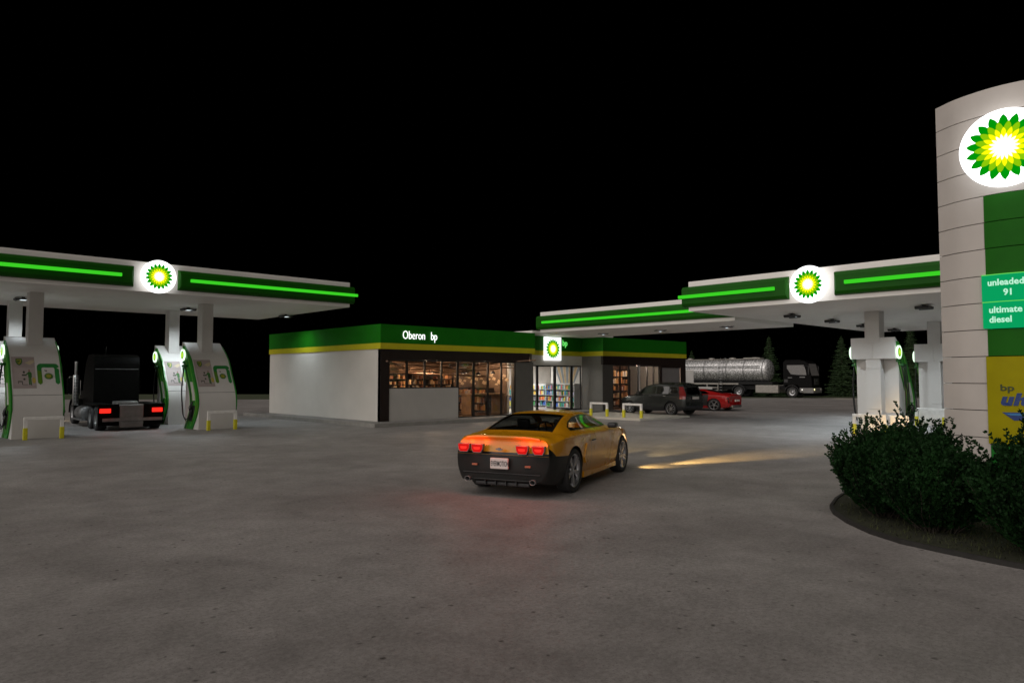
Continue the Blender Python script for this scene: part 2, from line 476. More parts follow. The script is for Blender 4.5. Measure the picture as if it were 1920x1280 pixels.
def canopy_right():
    root = empty('canopy', (28, 8, 0))
    tag(root, 'right flat station canopy with glowing sunburst disc beside the pylon', 'canopy')
    inv = Matrix.Translation((-28, -8, 0))
    X0, X1, Y0, Y1, Z0, H = 21.85, 39.2, -6.0, 14.0, 4.3, 1.05
    mb = MB(); mb.M = inv
    mb.box(X0, X1, Y0, Y1, Z0, Z0+H, .015)
    mb.build('canopy_deck', M_soffit, root)
    Fm = inv @ face_mX(X0, 0, 0)     # local x = -Y
    fascia_run(root, Fm, -Y1-.18, -10.32, Z0, H, [(-Y1-.28, -10.72)], (1, -9.60))
    fascia_run(root, Fm, -8.90, -Y0, Z0, H, [(-8.54, -Y0-.3)], (0, -9.60))
    mb = MB(); mb.M = inv @ face_mX(X0, 9.6, Z0+.515)
    mb.lathe([(.001, .15), (.40, .15), (.42, 0)], 48)
    mb.build('disc_collar', M_white, root)
    logo_disc(root, inv @ face_mX(X0-.16, 9.60, Z0+.53), .575, .455, .11)
    for x in (26.62, 33.4):
        for y in (9.5, 3.6):
            mb = MB(); mb.M = inv
            mb.box(x-.24, x+.24, y-.24, y+.24, 3.2, 4.3)
            mb.build('column', M_white, root)
    for x, y in ((25.4, 11.9), (28.9, 11.9), (32.5, 12.05), (36.4, 12.1), (25.3, 7.5), (30.9, 7.9), (25.3, 2), (30.9, 2)):
        add_fixture(root, x-28, y-8, 4.3, 115 if x < 33 else 330, spot=150 if x < 33 else 168)
    # lower link canopy towards the shop
canopy_right()
def canopy_link():
    root = empty('canopy', (27.5, 19, 0))
    tag(root, 'narrow lower link canopy with green edge reaching to the shop entrance', 'canopy')
    inv = Matrix.Translation((-27.5, -19, 0))
    X0, X1, Y0, Y1, Z0, H = 25.05, 30.0, 13.99, 24.45, 4.15, 1.0
    mb = MB(); mb.M = inv
    mb.box(X0, X1, 14.003, Y1, Z0, Z0+H, .015)
    mb.build('canopy_deck', M_soffit, root)
    fascia_run(root, inv @ face_mX(X0, 0, 0), -Y1-.14, -14.01, Z0, H, [(-Y1+.3, -14.02)])
    fascia_run(root, inv @ frame((0, Y1, 0), (-1, 0, 0), (0, 0, 1), (0, 1, 0)), -X1, -X0+.0, Z0, H, [])
    for y in (15.9, 19.3, 22.7):
        mb = MB(); mb.M = inv @ Matrix.Translation((27.75, y, Z0))
        mb.lathe([(.001, -.05), (.07, -.05), (.09, 0)], 12)
        for k in range(4):
            a = PI/4+k*PI/2
            mb.box(-.02+math.cos(a)*.22, .02+math.cos(a)*.22, -.02+math.sin(a)*.22, .02+math.sin(a)*.22, -.03, .002)
        mb.box(-.34, .34, -.025, .025, -.022, -.002); mb.box(-.025, .025, -.34, .34, -.024, -.001)
        o = mb.build('downlight', M_blackp, root)
        mb = MB(); mb.M = inv @ Matrix.Translation((27.75, y, Z0-.055)); mb.lathe([(.001, -.02), (.055, -.012), (.06, .01)], 12)
        mb.build('downlight_lens', M_lampw, o)
        lamp('downlight_light', 'SPOT', (27.75-27.5, y-19, Z0-.12), 25, (.95, .97, 1), .08, aim=(0, 0, -1), spot=110, blend=.8, parent=root)
canopy_link()

# ------------------------------------------------------------------ fuel pumps
# local frame: origin on the ground at the middle of the back plane, front bulges to -y, hoses on the +-x sides
PROF = [(3.36, .05), (3.22, .28), (3.05, .53), (2.86, .78), (2.66, .99), (2.4, 1.17), (2.1, 1.33), (1.8, 1.53), (1.5, 1.70), (1.3, 1.79), (1.1, 1.84),
        (.9, 1.85), (.7, 1.79), (.5, 1.67), (.3, 1.52), (.12, 1.36), (0, 1.26)]
def pd(z):      # front depth at height z
    for (a, b), (c, d) in zip(PROF, PROF[1:]):
        if c <= z <= a: return d + (b-d)*(z-c)/(a-c)
    return PROF[0][1] if z > 3.36 else PROF[-1][1]
def pw(z):      # white body: hangs straight below the widest point
    return pd(z) if z > .9 else 1.85 - (.9-z)*.03
HW = .72
M_poster = mat('poster_paper', (.36, .30, .285), .6, var=.05)
M_pgreen = mat('poster_green', (.03, .13, .02), .6)
M_pgrey = mat('poster_grey', (.22, .19, .18), .6)
M_pyel = mat('poster_yellow', (.48, .36, .06), .6)
M_ptan = mat('poster_tan', (.50, .42, .28), .6)
M_pdark = mat('poster_dark', (.05, .05, .04), .6)
M_arch = mat('arch_green', (.012, .19, .03), .5, var=.1)
M_archl = mat('arch_lime', (.09, .22, .008), .4, var=.1)
M_lime = mat('lime_trim', (.16, .42, .06), .4)
M_gpan = mat('pump_green', (.012, .20, .010), .4, var=.12, scale=4)
M_gpan2 = mat('pump_deep_green', (.006, .085, .014), .4, var=.12, scale=4)
M_shgold = mat('shield_gold', (.30, .28, .03), .5)
M_hose = mat('hose_rubber', (.008, .008, .008), .35, var=.2)
M_hoseg = mat('hose_grey', (.16, .15, .155), .5)
def front(x, z, d=.006): return (x, -pw(z)-d, z)
def sheet(mb, poly, d=.006, dz=.06):
    """flat polygon (x,z) laid on the curved front, sliced in z"""
    bm = bmesh.new()
    vs = [bm.verts.new((a, 0, b)) for a, b in poly]; bm.faces.new(vs)
    z0 = min(b for a, b in poly); z1 = max(b for a, b in poly)
    z = z0 + dz
    while z < z1:
        bmesh.ops.bisect_plane(bm, geom=bm.verts[:]+bm.edges[:]+bm.faces[:], plane_co=(0, 0, z), plane_no=(0, 0, 1)); z += dz
    for q in bm.verts: q.co = Vector(front(q.co.x, q.co.z, d))
    mb.bm(bm)
def rect(x0, x1, z0, z1): return [(x0, z0), (x1, z0), (x1, z1), (x0, z1)]
def ell(cx, cz, rx, rz, n=14): return [(cx+rx*math.cos(2*PI*k/n), cz+rz*math.sin(2*PI*k/n)) for k in range(n)]
def make_pump():
    root = empty('fuel_pump')
    zs = sorted(set([p[0] for p in PROF] + [.9, .6, .3, 0]), reverse=True)
    # body
    mb = MB()
    poly = [(-pw(z), z) for z in zs] + [(-.38, 0), (-.38, 2.62), (-.05, 2.62+.0)]
    poly = [(-pw(z), z) for z in zs] + [(-.38, 0), (-.38, 2.64), (-.02, 2.64), (-.02, 3.36)]
    poly[0] = (-.05, 3.36)
    mb.prism(poly, -HW+.02, HW-.02, 'x')
    body = mb.build('body', M_white, root, smooth_angle=25)
    mb = MB()
    for z, d in ((1.40, .003), ):
        mb.box(-HW+.03, HW-.03, -pw(z)-.004, -pw(z)+.02, z-.008, z+.008)
    mb.build('seam', M_alloyd, root)
    # back: rectangular head and pilaster
    mb = MB()
    hp = [(.02, 2.62), (.02, 3.365), (-.05, 3.365), (-.24, 3.22), (-.47, 3.05), (-.50, 3.0), (-.50, 2.62)]
    mb.prism(hp, -HW-.01, -.003, 'x'); mb.prism(hp, .003, HW+.01, 'x')
    mb.build('head_box', M_white, root)
    mb = MB()
    for z0, z1 in ((0, .86), (.87, 2.28), (2.29, 2.619)): mb.box(-.24, .24, -.42, .0, z0, z1)
    mb.build('pilaster', M_white, root)
    # side panels
    for s in (-1, 1):
        mb = MB(); n = len(PROF)
        def ring(t0, t1, x0, x1, zmin=0.0, zmax=3.3):
            P = [(d, z) for z, d in PROF if zmin <= z <= zmax]
            def inner(d, z, t): return max(.08, d - t*min(1, (3.36-z)*1.3+.1))
            v = []
            for d, z in P: v += [(x0, -inner(d, z, t0), z), (x0, -inner(d, z, t1), z), (x1, -inner(d, z, t0), z), (x1, -inner(d, z, t1), z)]
            f = []
            for i in range(len(P)-1):
                a = 4*i; b = a+4
                f += [(a+2, a+3, b+3, b+2), (a, b, b+1, a+1), (a, a+2, b+2, b), (a+1, b+1, b+3, a+3)]
            f += [(0, 1, 3, 2), (4*len(P)-4, 4*len(P)-2, 4*len(P)-1, 4*len(P)-3)]
            return v, f
        x = s*(HW-.02)
        v, f = ring(-.015, .80, x, x+s*.045); mb.add(v, f)
        g = mb.build('hose_panel', M_gpan, root)
        mb = MB(); v, f = ring(.56, .78, x+s*.045, x+s*.055, 0, 2.9); mb.add(v, f); mb.build('panel_inset', M_gpan2, g)
        for t in (.20, .545, .785):
            mb = MB(); v, f = ring(t, t+.016, x+s*.045, x+s*.066, .0 if t > .4 else .12, 3.1); mb.add(v, f); mb.build('trim_line', M_lime, g)
        mb = MB(); v, f = ring(.26, .50, x+s*.045, x+s*.07, 1.10, 1.82); mb.add(v, f)
        disp = mb.build('display', mat('display_plate', (.55, .55, .50), .4, var=.15, scale=14) if 'dp' not in MATS else MATS['dp'], root)
        MATS['dp'] = disp.data.materials[0]
        mb = MB(); v, f = ring(.30, .46, x+s*.07, x+s*.076, 1.52, 1.74); mb.add(v, f); mb.build('screen', M_hoseg, disp)
        mb = MB(); v, f = ring(.30, .46, x+s*.07, x+s*.076, 1.18, 1.34); mb.add(v, f); mb.build('card_reader', M_black, disp)
        # nozzle boots
        mb = MB(); v, f = ring(.24, .54, x+s*.045, x+s*.058, .30, 1.04); mb.add(v, f); mb.build('nozzle_recess', M_dark, root)
        for q, (yy, zz) in enumerate(((-1.40, .92), (-1.28, .84), (-1.36, .66))):
            mb = MB(); xx = x+s*.10
            mb.tube([(xx-s*.03, yy+.02, zz+.14), (xx+s*.02, yy, zz+.04), (xx+s*.03, yy+.02, zz-.08), (xx, yy+.06, zz-.22)], [.022, .036, .04, .025], 8)
            mb.tube([(xx+s*.03, yy+.05, zz+.05), (xx+s*.06, yy+.09, zz-.02), (xx+s*.03, yy+.07, zz-.1)], .01, 6)
            mb.build('nozzle', M_blackp, root)
        for q, yy in enumerate((-.44, -.54, -.64)):
            mb = MB(); xx = x+s*(.10+.025*q); y2 = (-1.34, -1.22, -1.30)[q]; z2 = (.70, .62, .46)[q]
            low = .34+.03*q
            pts = []
            A = Vector((xx, yy, 2.42)); B = Vector((xx+s*.05, yy-.10, .62)); 
            for t in range(9): 
                u = t/8; pts.append(A.lerp(B, u) + Vector((s*.05*math.sin(PI*u), .05*math.sin(PI*u), 0)))
            C = Vector((xx, y2, z2)); ym = (B.y+C.y)/2
            for t in range(1, 9):
                u = t/9; pts.append(Vector((B.x+(C.x-B.x)*u, B.y+(C.y-B.y)*(u*u*(3-2*u)), B.z+(C.z-B.z)*u-(.62-low)*math.sin(PI*u))))
            pts.append(C)
            mb.tube(pts, .019, 7)
            mb.build('hose', M_hose if q != 1 else M_hose, root)
        mb = MB(); mb.box(min(x, x+s*.16), max(x, x+s*.16), -.72, -.36, 2.38, 2.46, .01); mb.build('hose_bracket', M_gpan2, root)
        # round sign
        Mx = frame((x+s*.05, -.22, 2.85), (0, s, 0), (0, 0, 1), (s, 0, 0))
        mb = MB(); mb.M = Mx; mb.lathe([(.001, 0), (.22, 0), (.235, .01), (.235, .05), (.001, .05)], 40)
        d = mb.build('sign_disc', M_pdisc, root)
        mb = MB(); mb.M = Mx; mb.lathe([(.001, .052), (.16, .052)], 32); mb.build('sign_center', M_pdg, d)
        emblem(d, Mx @ Matrix.Translation((0, 0, .053)), .15, mats=[M_pdl, M_pdl, M_pdy, M_pdy], lvl=3)
        mb = MB(); mb.M = Mx; mb.box(-.05, .05, -.34, -.2, -.06, .02); mb.box(-.03, .03, -.03, .03, -.09, .0); mb.build('sign_bracket', M_gpan2, root)
    # poster on the curved front
    mb = MB(); sheet(mb, rect(-.66, -.02, 1.62, 2.66), .004); po = mb.build('poster', M_poster, root)
    mb = MB(); sheet(mb, rect(-.60, -.03, 1.72, 2.30), .006); mb.build('poster_panel', mat('poster_panel', (.40, .34, .32), .6), po)
    mb = MB(); sheet(mb, [(-.54, 2.60), (-.55, 2.49), (-.51, 2.41), (-.455, 2.37), (-.40, 2.41), (-.36, 2.49), (-.37, 2.60)], .009); mb.build('shield_badge', M_pgreen, po)
    mb = MB(); sheet(mb, [(-.515, 2.575), (-.523, 2.49), (-.455, 2.40), (-.388, 2.49), (-.395, 2.575)], .012); mb.build('shield_field', M_shgold, po)
    text_obj('BP', .095, None, M_pgreen, po, mapf=lambda a, b, c: front(-.515+a, 2.475+b, .015+c), sx=.85, bold=.004, depth=.002)
    mb = MB(); sheet(mb, [(-.30, 2.46), (-.12, 2.55), (-.03, 2.56), (-.03, 2.48), (-.16, 2.39)], .009); mb.build('poster_plank', M_ptan, po)
    mb = MB()
    sheet(mb, rect(-.23, -.15, 1.98, 2.16), .012); sheet(mb, rect(-.225, -.192, 1.76, 1.99), .012); sheet(mb, rect(-.185, -.15, 1.75, 1.99), .012)
    sheet(mb, [(-.15, 2.14), (-.125, 2.12), (-.13, 1.98), (-.15, 1.98)], .012); sheet(mb, [(-.23, 2.14), (-.31, 2.06), (-.30, 2.04), (-.23, 2.08)], .012)
    mb.build('poster_overalls', M_pgreen, po)
    mb = MB(); sheet(mb, ell(-.19, 2.20, .026, .035), .012); mb.build('poster_face', mat('poster_skin', (.28, .14, .09), .6), po)
    mb = MB(); sheet(mb, rect(-.40, -.27, 2.03, 2.08), .011); sheet(mb, ell(-.34, 2.15, .03, .04), .011); sheet(mb, ell(-.34, 1.92, .03, .035), .011)
    sheet(mb, rect(-.52, -.41, 1.83, 1.86), .011); sheet(mb, rect(-.415, -.395, 1.75, 1.86), .011); sheet(mb, rect(-.41, -.25, 1.735, 1.75), .011); sheet(mb, rect(-.52, -.505, 1.77, 1.84), .011)
    sheet(mb, rect(-.225, -.19, 1.735, 1.76), .013); sheet(mb, rect(-.18, -.14, 1.725, 1.75), .013)
    mb.build('poster_tools', M_pdark, po)
    mb = MB(); sheet(mb, ell(-.08, 1.88, .05, .10), .010); mb.build('poster_cans', M_pyel, po)
    # green arch
    def arch(x0, x1, z0, z1, t, n=6):
        r = .12; o = []; i = []
        for k in range(n+1):
            a = PI - k*PI/2/n; o.append((x0+r+r*math.cos(a), z1-r+r*math.sin(a))); 
        for k in range(n+1):
            a = PI/2 - k*PI/2/n; o.append((x1-r+r*math.cos(a), z1-r+r*math.sin(a)))
        r2 = .05
        for k in range(n+1):
            a = PI - k*PI/2/n; i.append((x0+t+r2+r2*math.cos(a), z1-t-r2+r2*math.sin(a)))
        for k in range(n+1):
            a = PI/2 - k*PI/2/n; i.append((x1-t-r2+r2*math.cos(a), z1-t-r2+r2*math.sin(a)))
        return o, i
    o_, i_ = arch(.03, .66, 1.72, 2.44, .13)
    mb = MB(); N = len(o_)
    for k in range(N-1): sheet(mb, [o_[k], o_[k+1], i_[k+1], i_[k]], .006, .05)
    for (xa, xb) in ((.03, .16), (.53, .66)): sheet(mb, [(xa, o_[0][1]), (xb, o_[0][1]-.06), (xb, 1.80), ((xa+xb)/2, 1.74), (xa, 1.80)], .0065)
    ar = mb.build('arch_panel', M_arch, root)
    mb = MB(); sheet(mb, [(.035, 2.22), (.155, 2.17), (.155, 1.80), (.095, 1.745), (.035, 1.80)], .009); mb.build('arch_lime_leg', M_archl, ar)
    cxp, czp = .345, 2.02
    mb = MB()
    zc = pw(czp)
    slope = (pw(czp+.1)-pw(czp-.1))/.2
    Mx = frame((cxp, -zc-.016, czp), (1, 0, 0), tuple(Vector((0, -slope, 1)).normalized()), tuple(Vector((0, -1, -slope)).normalized()))
    em = emblem(root, Mx, .135, 'arch_emblem', mats=[M_pgreen, M_archl, M_shgold, M_shgold], lvl=3)
    text_obj('bp', .075, None, M_pdark, root, mapf=lambda a, b, c: front(.24+a, 2.185+b, .008+c), bold=.002, depth=.002)
    return root
M_pdisc = emit('pump_sign_ring', lin((225, 255, 225)), 1.6)
M_pdg = emit('pump_sign_green', lin((40, 120, 15)), 1.0)
M_pdl = emit('pump_sign_lime', lin((150, 210, 40)), 1.0)
M_pdy = emit('pump_sign_core', lin((200, 240, 60)), 1.0)
pump = make_pump()
PG = 'fuel pumps under the canopies'
spots = [((10.72, 29.6), 0, 'white curved fuel pump right of the black truck, in front, hoses hanging'),
         ((4.85, 29.42), 0, 'white curved fuel pump in front, left of the black truck'),
         ((10.85, 33.4), 0, 'white curved fuel pump right of the black truck, half hidden behind the nearer pump'),
         ((4.80, 33.3), 0, 'white curved fuel pump at the left picture edge, mostly hidden behind the nearer pump'),
         ((26.42, 9.50), -90, 'fuel pump seen from its flat white back, nearest the bushes under the right canopy'),
         ((33.15, 9.52), -90, 'fuel pump seen from its flat white back, farther off and partly behind the pylon')]
for i, ((x, y), a, lb) in enumerate(spots):
    o = pump if i == 0 else copy_tree(pump)
    # a = -90 : back faces -X
    o.location = (x, y, 0); o.rotation_euler = (0, 0, R(0 if a == 0 else 90))
    tag(o, lb, 'fuel pump', PG)

# ------------------------------------------------------------------ barriers (hoop rails with yellow feet)
def make_barrier():
    root = empty('safety_barrier')
    mb = MB(); r = .045
    w = .5
    mb.box(-w-.05, -w+.05, -.04, .04, 0, .62); mb.box(w-.05, w+.05, -.04, .04, 0, .62); mb.box(-w-.05, w+.05, -.041, .041, .6203, .72, .01)
    mb.build('hoop', M_railw, root)
    for s in (-1, 1):
        mb = MB(); mb.box(s*w-.062, s*w+.062, -.052, .052, .0, .38, .012); mb.build('yellow_sleeve', M_yplast, root)
    return root
bar = make_barrier()
bl = [((10.66, 27.15), 0, 0, 1.0, 'white hoop barrier with yellow feet before the pump right of the truck'),
      ((4.93, 27.05), 0, 0, 1.0, 'white hoop barrier with yellow feet before the pump left of the truck'),
      ((26.9, 22.3), 90, .10, .92, 'white hoop barrier with yellow feet before the shop entrance doors'),
      ((26.9, 20.3), 90, .10, .92, 'white hoop barrier with yellow feet in front of the grey estate car'),
      ((25.7, 9.40), 90, 0, 1.0, 'white hoop barrier behind the bushes, before the nearer right pump'),
      ((32.4, 9.5), 90, 0, 1.0, 'white hoop barrier behind the bushes, before the farther right pump')]
for i, ((x, y), a, z, sc, lb) in enumerate(bl):
    o = bar if i == 0 else copy_tree(bar)
    o.location = (x, y, z); o.rotation_euler = (0, 0, R(a)); o.scale = (1, 1, sc)
    tag(o, lb, 'barrier', 'hoop barriers')
# solid white guard behind the bushes
for (x, y, lb, w) in ((26.0, 8.75, 'low white guard panel behind the bushes at the nearer right pump', .95), (32.7, 9.0, 'low white guard panel behind the bushes at the farther right pump', .9)):
    mb = MB(); mb.M = Matrix.Translation((x, y+.45, 0)); mb.box(-.03, .03, -w, w*.62, 0, .70, .008)
    mb.box(-.035, .035, w*.50, w*.56, .2, .58)
    tag(mb.build('guard_panel', M_railw), lb, 'guard', 'low guard panels')
# ------------------------------------------------------------------ shop
SX0, SX1, SY0, SY1 = 16.35, 38.86, 25.16, 35.5
RX0, RX1, RY = 25.32, 30.72, 26.70           # recessed entrance
PZ = .15                                      # pavement level
PK = [(15.55, 24.25), (26.6, 24.25), (26.6, 24.9), (40.2, 24.9), (40.2, 36.5), (15.55, 36.5)]
mb = MB(); mb.prism(PK, .002, PZ, 'z')
tag(mb.build('pavement', M_pave), kind='structure')
mb = MB(); mb.prism([(15.42, 24.12), (26.72, 24.12), (26.72, 24.25), (15.55, 24.25), (15.55, 36.5), (15.42, 36.5)], .003, PZ+.004, 'z')
tag(mb.build('kerb', M_kerb), kind='structure')
mb = MB(); mb.prism([(26.73, 20.75), (30.6, 19.6), (30.6, 24.24), (26.73, 24.24)], .004, .10, 'z')
mb = MB(); mb.prism([(26.45, 19.55), (30.5, 19.55), (30.5, 24.89), (26.45, 24.11)], .004, .10, 'z')
tag(mb.build('entrance_apron', M_apron), kind='structure')
mb = MB()
mb.box(19.5, 25.5, 24.10, 24.11, .0041, .0079)
for a, b in (((17.6, 22.2), (30.0, 23.1)),):
    pass

shop = empty('shop', ((SX0+SX1)/2, SY0, 0))
tag(shop, 'low flat station shop with green fascia, yellow band and glazed front', 'shop')
SI = Matrix.Translation((-(SX0+SX1)/2, -SY0, 0))
def sb(name, mt, boxes, parent=shop, **k):
    mb = MB(); mb.M = SI
    for b in boxes: mb.box(*b)
    return mb.build(name, mt, parent, **k)
T = .15
TOPZ, YB, YT = 4.18, 3.15, 3.40
# solid walls (left, back, right) and roof
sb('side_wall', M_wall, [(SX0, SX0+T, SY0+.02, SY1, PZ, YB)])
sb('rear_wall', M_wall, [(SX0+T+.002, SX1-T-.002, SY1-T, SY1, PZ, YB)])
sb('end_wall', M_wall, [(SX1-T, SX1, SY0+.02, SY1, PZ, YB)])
mb = MB(); mb.M = SI
RP = [(SX0+.06, SY0+.06), (RX0, SY0+.06), (RX0, RY+.06), (RX1, RY+.06), (RX1, SY0+.06), (SX1-.06, SY0+.06), (SX1-.06, SY1-.06), (SX0+.06, SY1-.06)]
mb.prism(RP, 3.5, 4.0, 'z')
mb.build('roof', M_kerb, shop)
# fascia (green over yellow) following the plan of the front
FP = [(SX0-.04, SY1+.04), (SX0-.04, SY0-.04), (RX0+.04, SY0-.04), (RX0+.04, RY-.04), (RX1-.04, RY-.04), (RX1-.04, SY0-.04), (SX1+.04, SY0-.04), (SX1+.04, SY1+.04)]
def follow(mb, P, t, z0, z1):
    n = len(P); inn = []
    for i in range(n):
        a = Vector(P[max(i-1, 0)]); b = Vector(P[i]); c = Vector(P[min(i+1, n-1)])
        d1 = (b-a).normalized() if i > 0 else (c-b).normalized(); d2 = (c-b).normalized() if i < n-1 else d1
        n1 = Vector((-d1.y, d1.x)); n2 = Vector((-d2.y, d2.x))
        m = n1+n2 if (n1-n2).length > .01 else n1
        inn.append((b.x+m.x*t, b.y+m.y*t))
    v = [(x, y, z0) for x, y in P] + [(x, y, z1) for x, y in P] + [(x, y, z1) for x, y in inn] + [(x, y, z0) for x, y in inn]
    f = []
    for i in range(n-1):
        for a in range(4): f.append((a*n+i, a*n+i+1, ((a+1) % 4)*n+i+1, ((a+1) % 4)*n+i))
    f += [(0, n, 2*n, 3*n), (n-1, 2*n-1, 3*n-1, 4*n-1)]
    mb.add(v, f)
mb = MB(); mb.M = SI; follow(mb, FP, .14, YT+.001, TOPZ); mb.build('green_fascia', M_green2, shop)
mb = MB(); mb.M = SI; follow(mb, FP, .145, YB, YT); mb.build('yellow_band', M_yellow, shop)
# front: brown pilasters and header
HB = 2.72    # underside of the header
sb('brown_surround', M_brown, [(SX0, 16.78, SY0, SY0+.20, PZ, YB-.002), (16.782, 25.0, SY0, SY0+.20, HB, YB-.002)])
sb('brown_surround', M_brown, [(30.722, 38.3, SY0, SY0+.2, 2.66, YB-.002), (38.302, SX1+.002, SY0-.002, SY0+.018, PZ, YB-.002)])
sb('window_wall', M_wall_shaded, [(16.785, 20.50, SY0+.03, SY0+.14, PZ, 1.50)])
sb('grey_panel', M_grey, [(24.12, RX0, SY0+.04, SY0+.14, PZ, HB-.002), (RX0-.1, RX0, SY0+.142, RY, PZ, YB-.002)])
sb('grey_panel', M_grey, [(RX1+.002, 31.62, SY0+.04, SY0+.14, PZ, 2.655), (RX1, RX1+.1, SY0+.142, RY, PZ, YB-.002)])
# windows of the cafe: four panes above the low wall, then tall glazing
def window(x0, x1, z0, z1, y, mull, parent=shop, name='window', t=.05, gm=M_glass):
    mb = MB(); mb.M = SI
    mb.box(x0, x1, y, y+.08, z0, z0+t); mb.box(x0, x1, y, y+.08, z1-t, z1)
    mb.box(x0, x0+t, y+.001, y+.079, z0+t, z1-t); mb.box(x1-t, x1, y+.001, y+.079, z0+t, z1-t)
    for m in mull: mb.box(m-t*.8, m+t*.8, y+.002, y+.078, z0+t, z1-t)
    w = mb.build(name, M_black, parent)
    mb = MB(); mb.M = SI; mb.add([(x0+t, y+.04, z0+t), (x1-t, y+.04, z0+t), (x1-t, y+.04, z1-t), (x0+t, y+.04, z1-t)], [(0, 1, 2, 3)])
    mb.build('pane', gm, w); return w
window(16.785, 20.50, 1.50, 2.715, SY0+.06, [17.72, 18.66, 19.58])
window(20.505, 21.45, PZ, 2.715, SY0+.06, [])
window(21.455, 24.115, PZ, 2.715, SY0+.06, [22.33, 23.2], name='door')
window(31.625, 34.06, PZ+.05, 2.655, SY0+.06, [32.35, 33.15])
window(34.14, 36.15, PZ+.05, 2.655, SY0+.06, [34.9, 35.55])
sb('window_post', M_railw, [(34.065, 34.135, SY0+.03, SY0+.14, PZ, 2.655)])
sb('shutter', mat('grey_shutter', (.22, .215, .21), .45, var=.05), [(36.34, 38.28, SY0+.07, SY0+.12, PZ, 2.55)])
sb('brown_surround', M_brown, [(36.155, 36.335, SY0+.02, SY0+.15, PZ, 2.655), (36.34, 38.30, SY0+.021, SY0+.15, 2.552, 2.655)])
# entrance
sb('entrance_header', M_wall, [(RX0, RX1-.002, RY-.02, RY+.12, 2.62, YB-.002), (RX0, RX0+1.02, RY, RY+.12, PZ, 2.618)])
window(26.35+.0, 27.15, PZ, 2.615, RY+.02, [26.5])
for a, b in ((27.16, 28.52), (28.54, 29.88), (29.90, 30.71)):
    w = window(a, b, PZ, 2.615, RY+.02, [], name='door', t=.075)
# signs on the shop
text_obj('Oberon', .51, SI @ face_mY(17.38, SY0-.07, 3.60), M_letw, shop, sx=.72, bold=-.004, depth=.02)
text_obj('bp', .51, SI @ face_mY(18.86, SY0-.07, 3.60), M_letw, shop, sx=.72, bold=-.004, depth=.02)
mb = MB(); mb.M = SI @ face_mY(28.22, RY-.20, 3.51); mb.box(-.66, .66, -.63, .63, -.15, -.08, .01)
sg = mb.build('logo_panel', M_lw2, shop)
emblem(sg, SI @ face_mY(28.22, RY-.121, 3.51), .555)
text_obj('bp', .46, SI @ face_mY(29.02, RY-.075, 3.70), M_letg, shop, sx=.9, bold=.006, depth=.02)
# white porch slab on the roof edge
sb('porch_slab', M_soffit, [(25.2, 31.6, SY0-.02, SY0+1.6, 4.181, 4.30)])
# interior shells
M_floorc = mat('cafe_floor', (.10, .055, .035), .25, var=.3, scale=2)
M_ceilc = mat('cafe_ceiling', (.03, .022, .018), .6, var=.3)
M_wallc = mat('cafe_wall', (.20, .125, .08), .6, var=.4, scale=2.5)
M_wood = mat('oak_wood', (.34, .19, .08), .45, var=.25, scale=4)
M_floors = mat('store_floor', (.42, .36, .33), .22, var=.1, scale=1)
M_ceils = mat('store_ceiling', (.62, .60, .56), .6)
M_walls = mat('store_wall', (.66, .64, .62), .6)
sb('interior_floor', M_floorc, [(SX0+T+.01, 25.2, SY0+.2, 32.5, PZ, PZ+.01)])
sb('interior_ceiling', M_ceilc, [(SX0+T+.01, 25.2, SY0+.2, 32.5, 3.0, 3.05)])
sb('interior_wall', M_wallc, [(SX0+T+.01, 25.2, 32.5, 32.55, PZ, 3.0), (SX0+T+.01, SX0+T+.03, SY0+.2, 32.5, PZ+.01, 3.0), (25.18, 25.2, RY+.3, 32.5, PZ+.01, 3.0)])
sb('interior_floor', M_floors, [(25.22, 31.2, RY+.14, 35.2, PZ, PZ+.01), (31.201, 38.5, 29.61, 35.2, PZ, PZ+.01)])
sb('interior_ceiling', M_ceils, [(25.22, 31.2, RY+.14, 35.2, 3.0, 3.05), (31.201, 38.5, 29.61, 35.2, 3.0, 3.05)])
sb('interior_wall', M_walls, [(25.22, 38.5, 35.2, 35.25, PZ, 3.0), (25.21, 25.22, RY+.14, 35.2, PZ, 3.0), (31.2, 31.22, RY+.14, 29.6, PZ, 3.0), (31.2, 38.5, 29.56, 29.6, PZ+.02, 3.0)])
sb('interior_floor', M_floorc, [(31.24, SX1-T-.01, SY0+.2, 29.5, PZ, PZ+.01)])
sb('interior_ceiling', M_ceilc, [(31.24, SX1-T-.01, SY0+.2, 29.5, 3.0, 3.05)])
sb('interior_wall', mat('mural_wall', (.30, .18, .13), .6, var=.95, scale=3.2), [(31.24, SX1-T-.01, 29.5, 29.55, PZ, 3.0)])
# cafe ceiling beams (crossing)
rg = random.Random(11)
mb = MB(); mb.M = SI
for k in range(34):
    x = rg.uniform(16.8, 24.6); y = rg.uniform(25.8, 31.5); a = rg.uniform(-.8, .8); l = rg.uniform(1.0, 2.6); z = rg.uniform(2.15, 2.85)
    c, s_ = math.cos(a)*l, math.sin(a)*l
    x0, x1 = max(16.6, x-c), min(25.0, x+c)
    mb.tube([(x0, y-s_, z), (x1, y+s_, z+rg.uniform(-.35, .35))], rg.uniform(.02, .05), 4, smooth=False)
mb.build('ceiling_beams', mat('beam_wood', (.22, .13, .08), .6, var=.3), shop)
